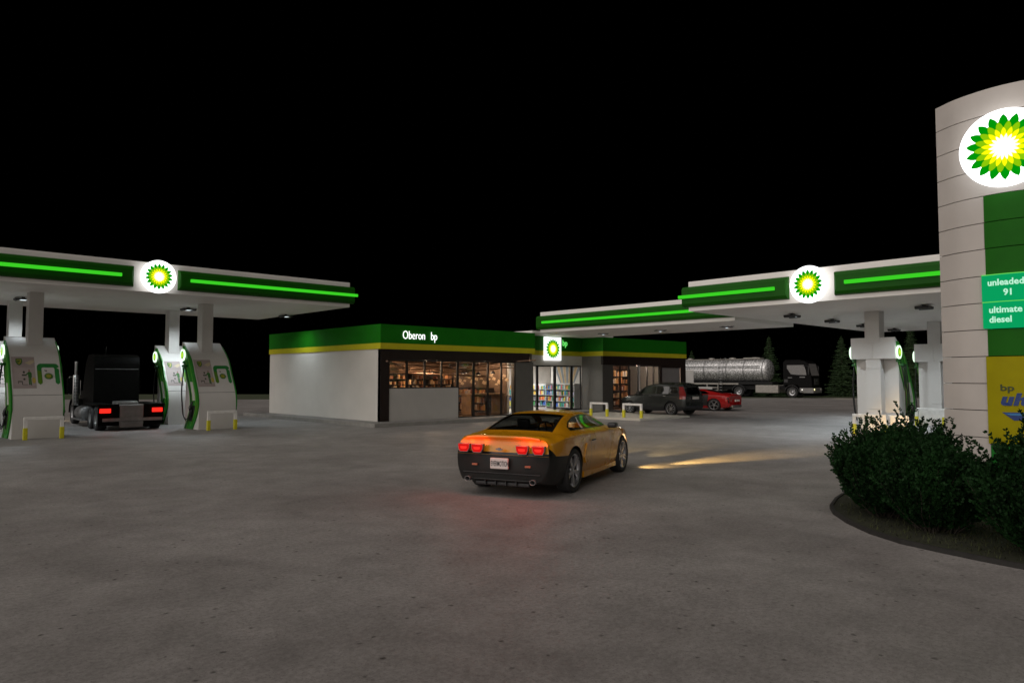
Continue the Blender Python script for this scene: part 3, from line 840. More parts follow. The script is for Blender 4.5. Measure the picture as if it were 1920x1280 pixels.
# fan of boards on the wall above the shelves
for (fx, fy0, fy1, nb_) in ((31.185, 27.0, 29.5, 9),):
    for par in (0, 1):
        mb = MB(); mb.M = SI
        for q in range(nb_):
            if q % 2 != par: continue
            y0 = fy0+(fy1-fy0)*q/nb_; y1 = fy0+(fy1-fy0)*(q+.9)/nb_; ym = (fy0+fy1)/2
            a0 = ym+(y0-ym)*.45; a1 = ym+(y1-ym)*.45
            mb.add([(fx, a0, 1.62), (fx, a1, 1.62), (fx, y1, 2.95), (fx, y0, 2.95)], [(0, 1, 2, 3)])
        mb.build('wall_boards', mat('board_wood' if par else 'board_slate', (.52, .38, .22) if par else (.22, .26, .30), .5, var=.15), shop, recalc=False)
# store ceiling slats
sb('ceiling_slats', mat('pale_wood', (.55, .40, .22), .5, var=.1), [(25.4+i*.95, 25.85+i*.95, (RY+.3) if i < 6 else 29.7, 35.1, 2.88, 2.99) for i in range(13)])
# shelf units with goods
def goods_mat(name, cols, sx, sz, rough=.5):
    m = bpy.data.materials.new(name); m.use_nodes = True
    nt = m.node_tree; b = nt.nodes['Principled BSDF']; b.inputs['Roughness'].default_value = rough
    g = nt.nodes.new('ShaderNodeNewGeometry')
    r = nt.nodes.new('ShaderNodeValToRGB'); r.color_ramp.interpolation = 'CONSTANT'
    nt.links.new(g.outputs['Random Per Island'], r.inputs['Fac'])
    while len(r.color_ramp.elements) < len(cols): r.color_ramp.elements.new(.5)
    for i, c in enumerate(cols):
        r.color_ramp.elements[i].position = i/len(cols); r.color_ramp.elements[i].color = (*c, 1)
    nt.links.new(r.outputs['Color'], b.inputs['Base Color']); return m
M_goods = goods_mat('packaged_goods', [(.5, .04, .04), (.04, .12, .45), (.6, .6, .58), (.08, .35, .35), (.55, .30, .05), (.05, .25, .08), (.6, .1, .12), (.35, .35, .5), (.6, .5, .1), (.12, .12, .14)], 1, 1)
M_goodsb = goods_mat('bakery_goods', [(.55, .28, .10), (.35, .15, .06), (.65, .45, .25), (.30, .10, .06), (.6, .5, .42), (.12, .07, .05), (.45, .2, .08)], 1, 1)
M_shelf = mat('shelf_steel', (.55, .55, .56), .4)
M_shelfd = mat('shelf_dark', (.03, .02, .015), .5)
def shelf(name, x, y, rz, w, h, lv, seed, gm, sm, label, cat, grp, glabel):
    root = empty(name, (x, y, PZ+.01), R(rz)); tag(root, label, cat, grp)
    mb = MB()
    mb.box(-w/2, w/2, .30, .34, 0, h)
    mb.box(-w/2-.02, -w/2, -.25, .34, 0, h); mb.box(w/2, w/2+.02, -.25, .34, 0, h)
    mb.build('case', sm, root)
    rr = random.Random(seed); mg = MB()
    for i in range(lv):
        z = .10 + i*(h-.1)/lv
        mb = MB(); mb.box(-w/2, w/2, -.25, .298, z-.02, z); mb.build('shelf_board', sm, root)
        X = -w/2+.03
        while X < w/2-.12:
            ww = rr.uniform(.05, .12); hh = rr.uniform(.5, .85)*(h-.1)/lv
            if rr.random() > (.08 if gm is M_goods else .38): mg.box(X, X+ww, -.22, .10, z+.001, z+hh)
            X += ww*.75+.012
    g = mg.build('goods', gm)
    g.location = (x, y, PZ+.01); g.rotation_euler = (0, 0, R(rz))
    tag(g, glabel, 'goods', 'goods packed on the shop shelves', 'stuff')
SG = 'shelf units inside the shop'
shelf('shelf_unit', 28.6, 31.4, -20, 2.6, 1.45, 4, 1, M_goods, M_shelf, 'long low shelf unit of coloured goods behind the left entrance doors', 'shelf', SG, 'coloured packets on the shelf behind the left entrance doors')
shelf('shelf_unit', 31.6, 32.6, -20, 2.6, 1.45, 4, 2, M_goods, M_shelf, 'low shelf unit of coloured goods behind the middle entrance door', 'shelf', SG, 'coloured packets on the shelf behind the middle entrance door')
shelf('shelf_unit', 31.8, 30.6, -50, 1.7, 1.4, 4, 5, M_goods, M_shelf, 'slanted shelf unit of red and blue goods behind the right entrance door', 'shelf', SG, 'red and blue packets on the slanted shelf by the right door')
shelf('bakery_shelf', 19.4, 29.6, -12, 2.8, 2.0, 7, 3, M_goodsb, M_shelfd, 'dark bakery shelf seen through the leftmost shop window', 'shelf', SG, 'brown bread and jars behind the leftmost shop window')
shelf('bakery_shelf', 22.6, 30.4, -12, 2.9, 2.0, 7, 4, M_goodsb, M_shelfd, 'dark bakery shelf seen through the windows over the low grey wall', 'shelf', SG, 'brown bread and jars behind the windows over the low wall')
shelf('display_shelf', 33.0, 27.6, 0, 2.4, 2.3, 5, 8, M_goodsb, M_shelfd, 'dark display shelf behind the right shop window, over the grey car', 'shelf', SG, 'brown goods behind the right shop window over the grey car')
shelf('display_shelf', 35.6, 27.9, 0, 1.7, 2.3, 5, 9, M_goodsb, M_shelfd, 'dark display shelf behind the second window right of the entrance', 'shelf', SG, 'brown goods behind the second window right of the entrance')
shelf('bakery_shelf', 24.75, 29.3, -90, 2.8, 1.25, 3, 14, M_goodsb, M_shelfd, 'low dark shelf along the wall behind the cafe table', 'shelf', SG, 'brown goods on the low shelf behind the cafe table')
shelf('shelf_unit', 30.85, 28.3, -90, 2.2, 1.45, 4, 15, M_goods, M_shelf, 'shelf unit on the side wall just inside the right entrance door', 'shelf', SG, 'coloured packets on the side wall shelf inside the right door')
for q, (px_, py_, pz_) in enumerate(((22.6, 27.4, 2.25), (23.5, 27.3, 2.2), (24.4, 27.2, 2.25), (21.6, 28.6, 2.3), (24.3, 29.2, 2.3))):
    pe = empty('pendant_lamp', (px_, py_, pz_)); tag(pe, 'small dark pendant lamp with lit bulb hanging in the cafe', 'lamp', 'pendant lamps in the cafe')
    mb = MB(); mb.tube([(0, 0, .02), (0, 0, 2.99-pz_)], .008, 5); mb.build('cord', M_black, pe)
    mb = MB(); mb.lathe([(.13, -.10), (.10, -.02), (.03, .04), (.001, .05)], 16); mb.build('shade', M_shelfd, pe)
    mb = MB(); mb.lathe([(.001, -.12), (.045, -.09), (.04, -.04), (.001, -.02)], 12); mb.build('bulb', bpy.data.materials.get('bulb_glow') or emit('bulb_glow', (1, .85, .65), 3), pe)
mb = MB(); rq = random.Random(9)
for q in range(26):
    y_ = 26.9+q*.2; z_ = 1.75+.22*math.sin(q*1.3); h_ = rq.uniform(.10, .30)
    mb.add([(25.17, y_, z_), (25.17, y_+.24, z_+h_*.3), (25.17, y_+.12, z_+h_), (25.17, y_-.08, z_+h_*.6)], [(0, 1, 2, 3)])
mb.M = SI; mb.v = [tuple(SI @ Vector(p)) for p in mb.v]; mb.build('wall_mural', mat('mural_gold', (.75, .55, .34), .5, var=.3, scale=5), shop, recalc=False)
tb = empty('cafe_table', (23.5, 27.1, PZ+.01)); tag(tb, 'wooden counter table behind the tall glass of the cafe', 'table')
mb = MB(); mb.box(-1.0, 1.3, -.4, .4, .92, 1.0, .01); mb.build('tabletop', M_wood, tb)
for x in (-.85, 1.15):
    mb = MB(); mb.box(x-.1, x+.1, -.36, .36, 0, .92); mb.build('leg', M_wood, tb)
mb = MB(); mb.box(-.2, .2, -.18, .18, 0, 1.15, .02); mb.box(-.16, .16, -.15, .15, 1.151, 1.35, .02)
k = mb.build('drink_stand', mat('pale_blue_plastic', (.45, .62, .70), .4)); k.location = (29.2, 29.6, PZ+.01)
tag(k, 'pale blue drinks stand inside behind the entrance doors', 'stand')
# lamps inside (lit rooms seen through the glass)
for x, y, p, c in ((17.8, 27.6, 105, (1, .66, .42)), (20.6, 27.8, 105, (1, .66, .42)), (23.4, 30.6, 70, (1, .66, .42)), (24.2, 27.6, 75, (1, .70, .48)), (33.2, 26.6, 75, (1, .74, .58)), (35.6, 26.6, 70, (1, .76, .6))):
    lamp('room_light', 'POINT', (x-(SX0+SX1)/2, y-SY0, 2.5), p, c, .12, parent=shop)
    mb = MB(); mb.M = SI @ Matrix.Translation((x, y, 2.82)); mb.lathe([(.001, -.06), (.05, -.06), (.06, 0), (.05, .12), (.001, .12)], 12); mb.build('ceiling_spot', emit('spot_glow', (1, .85, .65), 3) if 'sg' not in MATS else MATS['sg'], shop)
    MATS.setdefault('sg', bpy.data.materials.get('spot_glow'))
for x, y, p in ((27.2, 29.0, 190), (30.2, 31.2, 200), (34.5, 32.5, 170)):
    lamp('room_light', 'AREA', (x-(SX0+SX1)/2, y-SY0, 2.86), p, (1, .96, .90), 1.2, aim=(0, 0, -1), parent=shop)
for q in range(7):
    mb = MB(); mb.M = SI @ Matrix.Translation((25.9+(q % 4)*1.3, 28.2+(q//4)*2.2+(q % 2)*.6, 2.74)); mb.tube([(0, 0, .1), (.05, -.08, 0)], .035, 8); mb.build('track_spot', M_black, shop)

# ------------------------------------------------------------------ pylon (curved price sign)
py = empty('price_pylon', (*fu(13.3, 10.0), 0))
tag(py, 'tall curved cream and green price pylon with lit sunburst disc', 'sign')
PI_ = Matrix.Translation((-py.location.x, -py.location.y, 0))
key = [(8.01, 13.50), (8.10, 13.05), (8.29, 12.66), (8.50, 12.38), (8.78, 12.15), (9.2, 11.93), (9.8, 11.78), (10.4, 11.76), (11.0, 11.88), (11.5, 12.12), (11.9, 12.55), (12.05, 13.2)]
def curve_at(t):
    n = len(key)-1; x = t*n; i = min(int(x), n-1); u = x-i
    P = [Vector(key[max(0, min(n, i+k))]) for k in (-1, 0, 1, 2)]
    return .5*((2*P[1]) + (-P[0]+P[2])*u + (2*P[0]-5*P[1]+4*P[2]-P[3])*u*u + (-P[0]+3*P[1]-3*P[2]+P[3])*u**3)
key = [(a+.125, b) for a, b in key]
NS = 66
CV = [curve_at(i/NS) for i in range(NS+1)]
arc = [0]
for a, b in zip(CV, CV[1:]): arc.append(arc[-1]+(b-a).length)
def on_arc(s_, off=0.0):
    s_ = max(0, min(arc[-1]-1e-4, s_))
    for i in range(NS):
        if arc[i+1] >= s_: break
    u = (s_-arc[i])/(arc[i+1]-arc[i]); p = CV[i].lerp(CV[i+1], u)
    a = CV[max(0, i-1)]; b = CV[min(NS, i+2)]; d = (b-a).normalized()
    nr = Vector((d.y, -d.x))      # (u, f): outward = towards viewer (smaller f)
    if nr.y > 0: nr = -nr
    if s_ < .05: pass
    q = p + nr*off
    x, y = fu(q.y, q.x); return x, y, nr
def s_of_u(u):
    for i in range(NS):
        if CV[i+1].x >= u: return arc[i] + (arc[i+1]-arc[i])*(u-CV[i].x)/(CV[i+1].x-CV[i].x)
def curved_panel(name, mt, s0, s1, z0, z1, off0, off1, seg=24, parent=py):
    mb = MB(); mb.M = PI_; vs = []
    for i in range(seg+1):
        s_ = s0+(s1-s0)*i/seg
        a = on_arc(s_, off0); b = on_arc(s_, off1)
        vs += [(a[0], a[1], z0), (a[0], a[1], z1), (b[0], b[1], z0), (b[0], b[1], z1)]
    f = []
    for i in range(seg):
        p = 4*i; q = p+4
        f += [(p+2, q+2, q+3, p+3), (p, p+1, q+1, q), (p+1, p+3, q+3, q+1), (p, q, q+2, p+2)]
    e = 4*seg
    f += [(0, 2, 3, 1), (e, e+1, e+3, e+2)]
    mb.add(vs, f); return mb.build(name, mt, parent, smooth_angle=30)
M_cream = mat('pylon_cream', (.49, .452, .415), .6, var=.05, scale=1.5, bump=.04, bscale=9)
M_pygreen = mat('pylon_green', (.012, .11, .006), .5, var=.08, spec=.1)
M_pygreenb = mat('pylon_leaf_green', (.015, .16, .02), .5, var=.08, spec=.1)
M_pyyel = mat('pylon_olive', (.30, .26, .002), .5, var=.06, spec=.1)
sE = arc[-1]; sG = s_of_u(8.43)
seams = [-.02, .45, .925, 1.405, 1.88, 2.36, 2.835, 3.31, 3.79, 4.27, 4.74, 5.22, 5.70, 6.19, 6.67, 7.14]
rg = random.Random(4)
for i, (a, b) in enumerate(zip(seams, seams[1:])):
    j = rg.uniform(-.012, .012)
    if b > 5.25:
        curved_panel('cream_panel', M_cream, 0, sE, a+.007, b-.007, -.15, 0, 60)
    else:
        curved_panel('cream_panel', M_cream, 0, sG-.004+j, a+.007, b-.007, -.15, 0.0, 14)
        if b > 3.9: curved_panel('green_panel', M_pygreen, sG+j*.3, sE, a+.007, b-.007, -.15, .012, 40)
        elif 2.37 < b < 2.9: curved_panel('green_panel', M_pygreen, sG+j*.3, sE, a+.006, b-.004, -.15, .012, 40)
        elif b < .95: curved_panel('green_panel', M_pygreenb, sG+j*.3, sE, a+.006, min(b, .80)-.006, -.15, .012, 40)
# inner core so that seams read dark
curved_panel('core', M_dark, .03, sE-.03, 0, 7.1, -.6, -.16, 60)
def price_mat():
    return emit('price_teal', lin((8, 158, 92)), 1.0)
M_price = price_mat()
sP = sG-.055
p1 = curved_panel('price_panel', M_price, sP, sE, 3.325, 3.785, -.10, .05, 40)
p2 = curved_panel('price_panel', M_price, sP+.005, sE, 2.85, 3.305, -.10, .05, 40)
for z in (3.790, 3.309): curved_panel('panel_lip', emit('lip_glow', lin((110, 220, 90)), 1) if 'lg' not in MATS else MATS['lg'], sP, sE, z-.003, z+.008, -.08, .055, 40); MATS['lg'] = bpy.data.materials['lip_glow']
yp = curved_panel('fuel_advert', M_pyyel, sG-.03, sE, .83, 2.352, -.12, .03, 40)
M_ptxt = emit('price_letter', lin((190, 245, 215)), 1.0)
def arc_text(txt, s0, z0, size, mt, off, parent, sx=1.0, bold=.006, name='lettering', **k):
    def mp(a, b, c):
        x, y, _ = on_arc(s0+a, off+c+.004); return PI_ @ Vector((x, y, z0+b))
    return text_obj(txt, size, None, mt, parent, name=name, mapf=mp, sx=sx, bold=bold, depth=.006, **k)
arc_text('unleaded', sG+.04, 3.60, .155, M_ptxt, .05, p1, sx=.92, bold=.004, space=1.02)
arc_text('91', sG+.27, 3.42, .155, M_ptxt, .05, p1, sx=.92, bold=.004)
arc_text('ultimate', sG+.05, 3.12, .155, M_ptxt, .05, p2, sx=.92, bold=.004, space=1.02)
arc_text('diesel', sG+.05, 2.95, .155, M_ptxt, .05, p2, sx=.92, bold=.004, space=1.02)
M_inkg = mat('advert_ink_green', (.035, .05, .008), .5)
M_navy = mat('advert_navy', (.008, .035, .17), .4)
M_navyl = mat('advert_blue', (.03, .17, .40), .4)
arc_text('bp', sG+.17, 1.76, .155, M_inkg, .03, yp, sx=1.35, bold=.003)
def mp_ul(a, b, c):
    x, y, _ = on_arc(sG+.17+a*1.25+b*.28, .037+c); return PI_ @ Vector((x, y, 1.52+b))
text_obj('ultimate', .27, None, M_navy, yp, mapf=mp_ul, bold=.016, depth=.006, space=1.1)
def arc_poly(name, mt, pts, off, parent):
    bm = bmesh.new(); bm.faces.new([bm.verts.new((a, b, 0)) for a, b in pts])
    x = min(a for a, b in pts)+.06
    while x < max(a for a, b in pts):
        bmesh.ops.bisect_plane(bm, geom=bm.verts[:]+bm.edges[:]+bm.faces[:], plane_co=(x, 0, 0), plane_no=(1, 0, 0)); x += .06
    for q in bm.verts:
        X, Y, _ = on_arc(sG+q.co.x, off); q.co = PI_ @ Vector((X, Y, q.co.y))
    mb = MB(); mb.bm(bm); return mb.build(name, mt, parent, recalc=False)
arc_poly('swoosh', M_navy, [(.19, 1.385), (1.6, 1.41), (2.8, 1.60), (1.7, 1.32), (.36, 1.25)], .036, yp)
arc_poly('swoosh', M_navyl, [(.22, 1.368), (1.5, 1.385), (2.3, 1.47), (1.6, 1.335), (.32, 1.335)], .040, yp)
# lit disc on the pylon
xg, yg = fu(12.14, 8.485)
nrm = Vector((*fu(-1, -.93), 0)).normalized()
side = Vector((0, 0, 1)).cross(nrm)
Md = PI_ @ frame((xg, yg, 5.955), tuple(side), (0, 0, 1), tuple(nrm)) @ Matrix.Translation((0, 0, -.11))
logo_disc(py, Md, .675, .575, .11)
mb = MB(); mb.M = Md; mb.lathe([(.25, -.32), (.25, 0)], 24); mb.build('disc_mount', M_cream, py)

# ------------------------------------------------------------------ shrubs by the pylon
M_leaf = mat('shrub_leaf', (.009, .032, .008), .6, spec=.10, var=.55, scale=1.7)
M_leaf2 = mat('shrub_leaf_dark', (.008, .026, .007), .6, spec=.10, var=.5, scale=2.3)
M_twig = mat('twig_bark', (.035, .028, .02), .8)
def shrub(x, y, z, rx, ry, h, n, seed, mt, label, lw=.047):
    r = random.Random(seed); root = empty('shrub', (x, y, z)); tag(root, label, 'shrub', 'shrubs around the pylon')
    vs = []; fs = []; tw = MB()
    def leaf(p, d, s):
        a = Vector((r.uniform(-1, 1), r.uniform(-1, 1), r.uniform(-1, 1))).cross(d)
        if a.length < 1e-3: return
        a.normalize(); a *= s*.30; nrm = a.cross(d).normalized()*s*.10
        b = len(vs)
        vs.extend([p, p+d*s*.5+a+nrm, p+d*s, p+d*s*.5-a+nrm]); fs.append((b, b+1, b+2, b+3))
    for k in range(n):
        az = r.uniform(0, 2*PI); inc = r.random()**.6*1.25
        lean = inc*.92
        L = h*(1.0-.28*(lean/1.25)**1.5)*r.uniform(.80, 1.08)
        sprig = r.random() < .22 and lean < .95
        if sprig: L *= r.uniform(1.1, 1.26)
        p = Vector((math.cos(az)*rx*.35*r.random(), math.sin(az)*ry*.35*r.random(), 0))
        d = Vector((math.cos(az)*math.sin(lean)*1.15, math.sin(az)*math.sin(lean)*1.15, math.cos(lean)+.15)).normalized()
        steps = 12; pts = [p.copy()]
        for i in range(steps):
            d = (d + Vector((r.uniform(-.12, .12), r.uniform(-.12, .12), .10))).normalized()
            p = p + d*L/steps
            p.x = max(-rx*1.06, min(rx*1.06, p.x)); p.y = max(-ry*1.06, min(ry*1.06, p.y))
            pts.append(p.copy())
            if i > 1:
                for q in range(7):
                    a = r.uniform(0, 2*PI); sd = Vector((math.cos(a), math.sin(a), r.uniform(-.5, .7)))
                    dd = (d*1.25+sd).normalized()
                    leaf(p - d*r.random()*L/steps + sd*.008, dd, lw*r.uniform(.7, 1.35))
                if i > 2 and r.random() < .8:
                    a = r.uniform(0, 2*PI); d2 = (d + Vector((math.cos(a), math.sin(a), .2))*.8).normalized(); pp = p.copy(); L2 = r.uniform(.08, .22)
                    for j in range(5):
                        pp = pp + d2*L2/5
                        for q in range(4):
                            a = r.uniform(0, 2*PI); sd = Vector((math.cos(a), math.sin(a), r.uniform(-.4, .8)))
                            leaf(pp.copy(), (d2*1.1+sd).normalized(), lw*r.uniform(.7, 1.25))
        if k % 3 == 0: tw.tube([tuple(q) for q in pts[::3]], [.010, .008, .006, .004, .002][:len(pts[::3])], 4, cap=False)
    me = bpy.data.meshes.new('foliage'); me.from_pydata([tuple(v) for v in vs], [], fs); me.materials.append(mt)
    me.polygons.foreach_set('use_smooth', [True]*len(fs))
    f = bpy.data.objects.new('foliage', me); COL.objects.link(f); f.parent = root
    tw.build('stems', M_twig, root)
    return root
shrub(10.95, 3.80, .03, .82, .82, 1.06, 350, 5, M_leaf, 'leafy dark green shrub at the left tip of the planting bed')
shrub(12.1, 3.85, .03, .80, .80, 1.10, 330, 6, M_leaf2, 'dark shrub between the left shrub and the pylon foot')
shrub(10.32, 3.0, .03, .74, .74, 1.0, 310, 9, M_leaf, 'lowest shrub, in front of the two left shrubs near the bed edge')
shrub(9.82, 1.72, .03, .80, .80, 1.16, 400, 8, M_leaf, 'leafy shrub in front of the pylon at the right picture edge')

# ------------------------------------------------------------------ conifers beyond the lot
M_needle = mat('conifer_needles', (.030, .065, .018), .7, var=.5, scale=1.2)
M_bark = mat('conifer_bark', (.04, .03, .022), .9)
def conifer(x, y, z, h, w, seed, label):
    r = random.Random(seed); root = empty('conifer_tree', (x, y, z)); tag(root, label, 'tree', 'conifers behind the tanker')
    mb = MB(); mb.tube([(0, 0, -.3), (0, 0, h*.5), (0, 0, h*.96)], [.14, .08, .01], 8); mb.build('trunk', M_bark, root)
    vs = []; fs = []
    nl = int(h*5)
    for i in range(nl):
        t = i/nl; zz = .25+(h-.25)*t
        rad = w*(1-t)**.85*r.uniform(.72, 1.1)+.05
        nb = int(14+ (1-t)*11)
        for k in range(nb):
            a = r.uniform(0, 2*PI); L = rad*r.uniform(.55, 1.08)
            d = Vector((math.cos(a), math.sin(a), -.12)); up = Vector((0, 0, 1)); sd = d.cross(up).normalized()
            m = max(3, int(L/.09))
            for j in range(m):
                u = (j+.6)/m
                p = Vector((0, 0, zz)) + d*L*u + Vector((0, 0, -.28*L*u*(1-u)*0.5 - .14*L*u + .10*L*u*u))
                for q in range(3):
                    s_ = r.uniform(.10, .22)*(1.15-u*.5)
                    e = (d*r.uniform(.2, 1)+sd*r.uniform(-1.2, 1.2)+up*r.uniform(-.7, .35)).normalized()
                    w2 = e.cross(Vector((r.uniform(-1, 1), r.uniform(-1, 1), r.uniform(-1, 1)))).normalized()*s_*.20
                    b = len(vs); vs.extend([p-w2, p+w2, p+e*s_]); fs.append((b, b+1, b+2))
    for q in range(60):
        s_ = .16; p = Vector((0, 0, h*.93+r.random()*h*.07)); e = Vector((r.uniform(-1, 1), r.uniform(-1, 1), .9)).normalized(); w2 = e.cross(Vector((0, 1, .3))).normalized()*.02
        b = len(vs); vs.extend([p-w2, p+w2, p+e*s_]); fs.append((b, b+1, b+2))
    me = bpy.data.meshes.new('crown'); me.from_pydata([tuple(v) for v in vs], [], fs); me.materials.append(M_needle)
    c = bpy.data.objects.new('crown', me); COL.objects.link(c); c.parent = root
def tree_at(px, f, h, w, seed, label, z=-.1):
    x, y = fu(f, (px-960)/1340*f); conifer(x, y, z, h, w, seed, label)
tree_at(1297, 86, 5.7, 1.7, 1, 'conifer tip showing just right of the shop roof', -.6)
tree_at(1442, 78, 6.5, 1.9, 2, 'conifer rising behind the silver tank, between tank and cab', -.1)
tree_at(1578, 73, 6.2, 2.15, 3, 'conifer standing alone right of the black tanker cab')
tree_at(1708, 71, 7.2, 2.1, 4, 'tall conifer between the two right fuel pumps')
tree_at(1812, 74, 6.4, 2.0, 5, 'conifer hidden mostly by the pylon')
# ------------------------------------------------------------------ vehicles
def pchip(xs, ys, x):
    n = len(xs)
    if x <= xs[0]: return ys[0]
    if x >= xs[-1]: return ys[-1]
    h = [xs[i+1]-xs[i] for i in range(n-1)]; d = [(ys[i+1]-ys[i])/h[i] for i in range(n-1)]
    def m(i):
        if i == 0: return d[0]
        if i == n-1: return d[-1]
        if d[i-1]*d[i] <= 0: return 0.0
        w1 = 2*h[i]+h[i-1]; w2 = h[i]+2*h[i-1]
        return (w1+w2)/(w1/d[i-1]+w2/d[i])
    for i in range(n-1):
        if x <= xs[i+1]: break
    t = (x-xs[i])/h[i]; m0, m1 = m(i), m(i+1)
    return ys[i]*(2*t**3-3*t*t+1) + h[i]*m0*(t**3-2*t*t+t) + ys[i+1]*(-2*t**3+3*t*t) + h[i]*m1*(t**3-t*t)
def bspline(P, n):
    """clamped cubic B-spline through doubled control points"""
    P = [P[0], P[0]] + P + [P[-1], P[-1]]
    out = []; segs = len(P)-3
    for s_ in range(n+1):
        x = s_/n*segs; i = min(int(x), segs-1); t = x-i
        a, b, c, d = P[i:i+4]
        w = ((1-t)**3/6, (3*t**3-6*t*t+4)/6, (-3*t**3+3*t*t+3*t+1)/6, t**3/6)
        out.append(tuple(w[0]*a[k]+w[1]*b[k]+w[2]*c[k]+w[3]*d[k] for k in (0, 1)))
    return out
def loft(rows, nx, nt, deform=None, dbl=(1, 4, 6)):
    """rows: (x, yb, zb, y2, z2, y3, z3, y4, z4, y5, z5, y6, z6, z7)"""
    X = [r[0] for r in rows]
    cols = [[r[k] for r in rows] for k in range(1, 14)]
    a, b = X[0], X[-1]
    xs = [a+(b-a)*(.5-.5*math.cos(PI*i/nx))*.35 + (b-a)*(i/nx)*.65 for i in range(nx+1)]
    rings = []
    for x in xs:
        v = [pchip(X, c, x) for c in cols]
        yb, zb, y2, z2, y3, z3, y4, z4, y5, z5, y6, z6, z7 = v
        cp = [(0, zb), (yb*.6, zb)]
        for k, (y, z) in enumerate(((yb, zb), (y2, z2), (y3, z3), (y4, z4), (y5, z5), (y6, z6)), 1):
            cp.append((y, z))
            if k in dbl: cp.append((y, z))
        cp += [(y6*.5, z6+(z7-z6)*.85), (0, z7)]
        h = bspline(cp, nt)
        h[0] = (0.0, h[0][1]); h[-1] = (0.0, h[-1][1])
        ring = [(y, z) for y, z in h] + [(-y, z) for y, z in h[-2:0:-1]]
        rings.append([(x, y, z) for y, z in ring])
    m = len(rings[0]); vs = []
    for r in rings: vs += r
    if deform: vs = [deform(*p) for p in vs]
    bm = bmesh.new(); V = [bm.verts.new(p) for p in vs]
    for i in range(nx):
        for k in range(m):
            bm.faces.new((V[i*m+k], V[i*m+(k+1) % m], V[(i+1)*m+(k+1) % m], V[(i+1)*m+k]))
    for base, rev in ((0, True), (nx*m, False)):     # caps as ladders
        for k in range((m)//2):
            a1, a2 = base+k, base+k+1; b1, b2 = base+(m-k) % m, base+(m-k-1) % m
            ids = []
            for q in (a1, a2, b2, b1):
                if q not in ids: ids.append(q)
            if len(ids) > 2:
                try: bm.faces.new([V[q] for q in ids])
                except ValueError: pass
    bmesh.ops.recalc_face_normals(bm, faces=bm.faces[:])
    return bm
AX = {'x': (1, 2), 'y': (0, 2), 'z': (0, 1)}
def cut(bm, poly, axis, filt):
    """slice the faces that pass filt along a convex polygon projected on axis; return the faces inside it"""
    i, j = AX[axis]; n = len(poly)
    ar = sum(poly[k][0]*poly[(k+1) % n][1]-poly[(k+1) % n][0]*poly[k][1] for k in range(n))
    if ar < 0: poly = poly[::-1]
    x0 = min(p[0] for p in poly)-.12; x1 = max(p[0] for p in poly)+.12; y0 = min(p[1] for p in poly)-.12; y1 = max(p[1] for p in poly)+.12
    for k in range(n):
        p, q = poly[k], poly[(k+1) % n]
        g = [f for f in bm.faces if filt(f) and x0 <= f.calc_center_median()[i] <= x1 and y0 <= f.calc_center_median()[j] <= y1]
        ge = set(); gv = set()
        for f in g: ge.update(f.edges); gv.update(f.verts)
        co = [0, 0, 0]; no = [0, 0, 0]; co[i], co[j] = p; no[i], no[j] = q[1]-p[1], -(q[0]-p[0])
        if g: bmesh.ops.bisect_plane(bm, geom=g+list(ge)+list(gv), plane_co=co, plane_no=no, dist=1e-5)
    res = []
    for f in bm.faces:
        if not filt(f): continue
        c = f.calc_center_median(); a, b = c[i], c[j]
        if all((poly[(k+1) % n][0]-poly[k][0])*(b-poly[k][1])-(poly[(k+1) % n][1]-poly[k][1])*(a-poly[k][0]) > -1e-6 for k in range(n)): res.append(f)
    return res
def take(bm, faces, name, mt, parent, off=0.0, keep=False, smooth=True):
    """move faces to an object of their own, optionally offset along their normals"""
    if not faces: return None
    vmap = {}; nb = bmesh.new(); fl = []
    for f in faces:
        for v in f.verts:
            if v not in vmap: vmap[v] = nb.verts.new(v.co + v.normal*off)
        try: nf = nb.faces.new([vmap[v] for v in f.verts]); nf.smooth = smooth
        except ValueError: pass
    me = bpy.data.meshes.new(name); nb.to_mesh(me); nb.free(); me.materials.append(mt)
    o = bpy.data.objects.new(name, me); COL.objects.link(o); o.parent = parent
    if not keep: bmesh.ops.delete(bm, geom=faces, context='FACES')
    return o
def circle(cx, cz, r, n=20, z0=None):
    return [(cx+r*math.cos(2*PI*k/n), cz+r*math.sin(2*PI*k/n)) for k in range(n)]
def finish(bm, name, mt, parent, ang=38):
    for f in bm.faces: f.smooth = True
    for e in bm.edges:
        if len(e.link_faces) == 2 and e.calc_face_angle(0) > R(ang): e.smooth = False
    me = bpy.data.meshes.new(name); bm.to_mesh(me); bm.free(); me.materials.append(mt)
    o = bpy.data.objects.new(name, me); COL.objects.link(o); o.parent = parent; return o
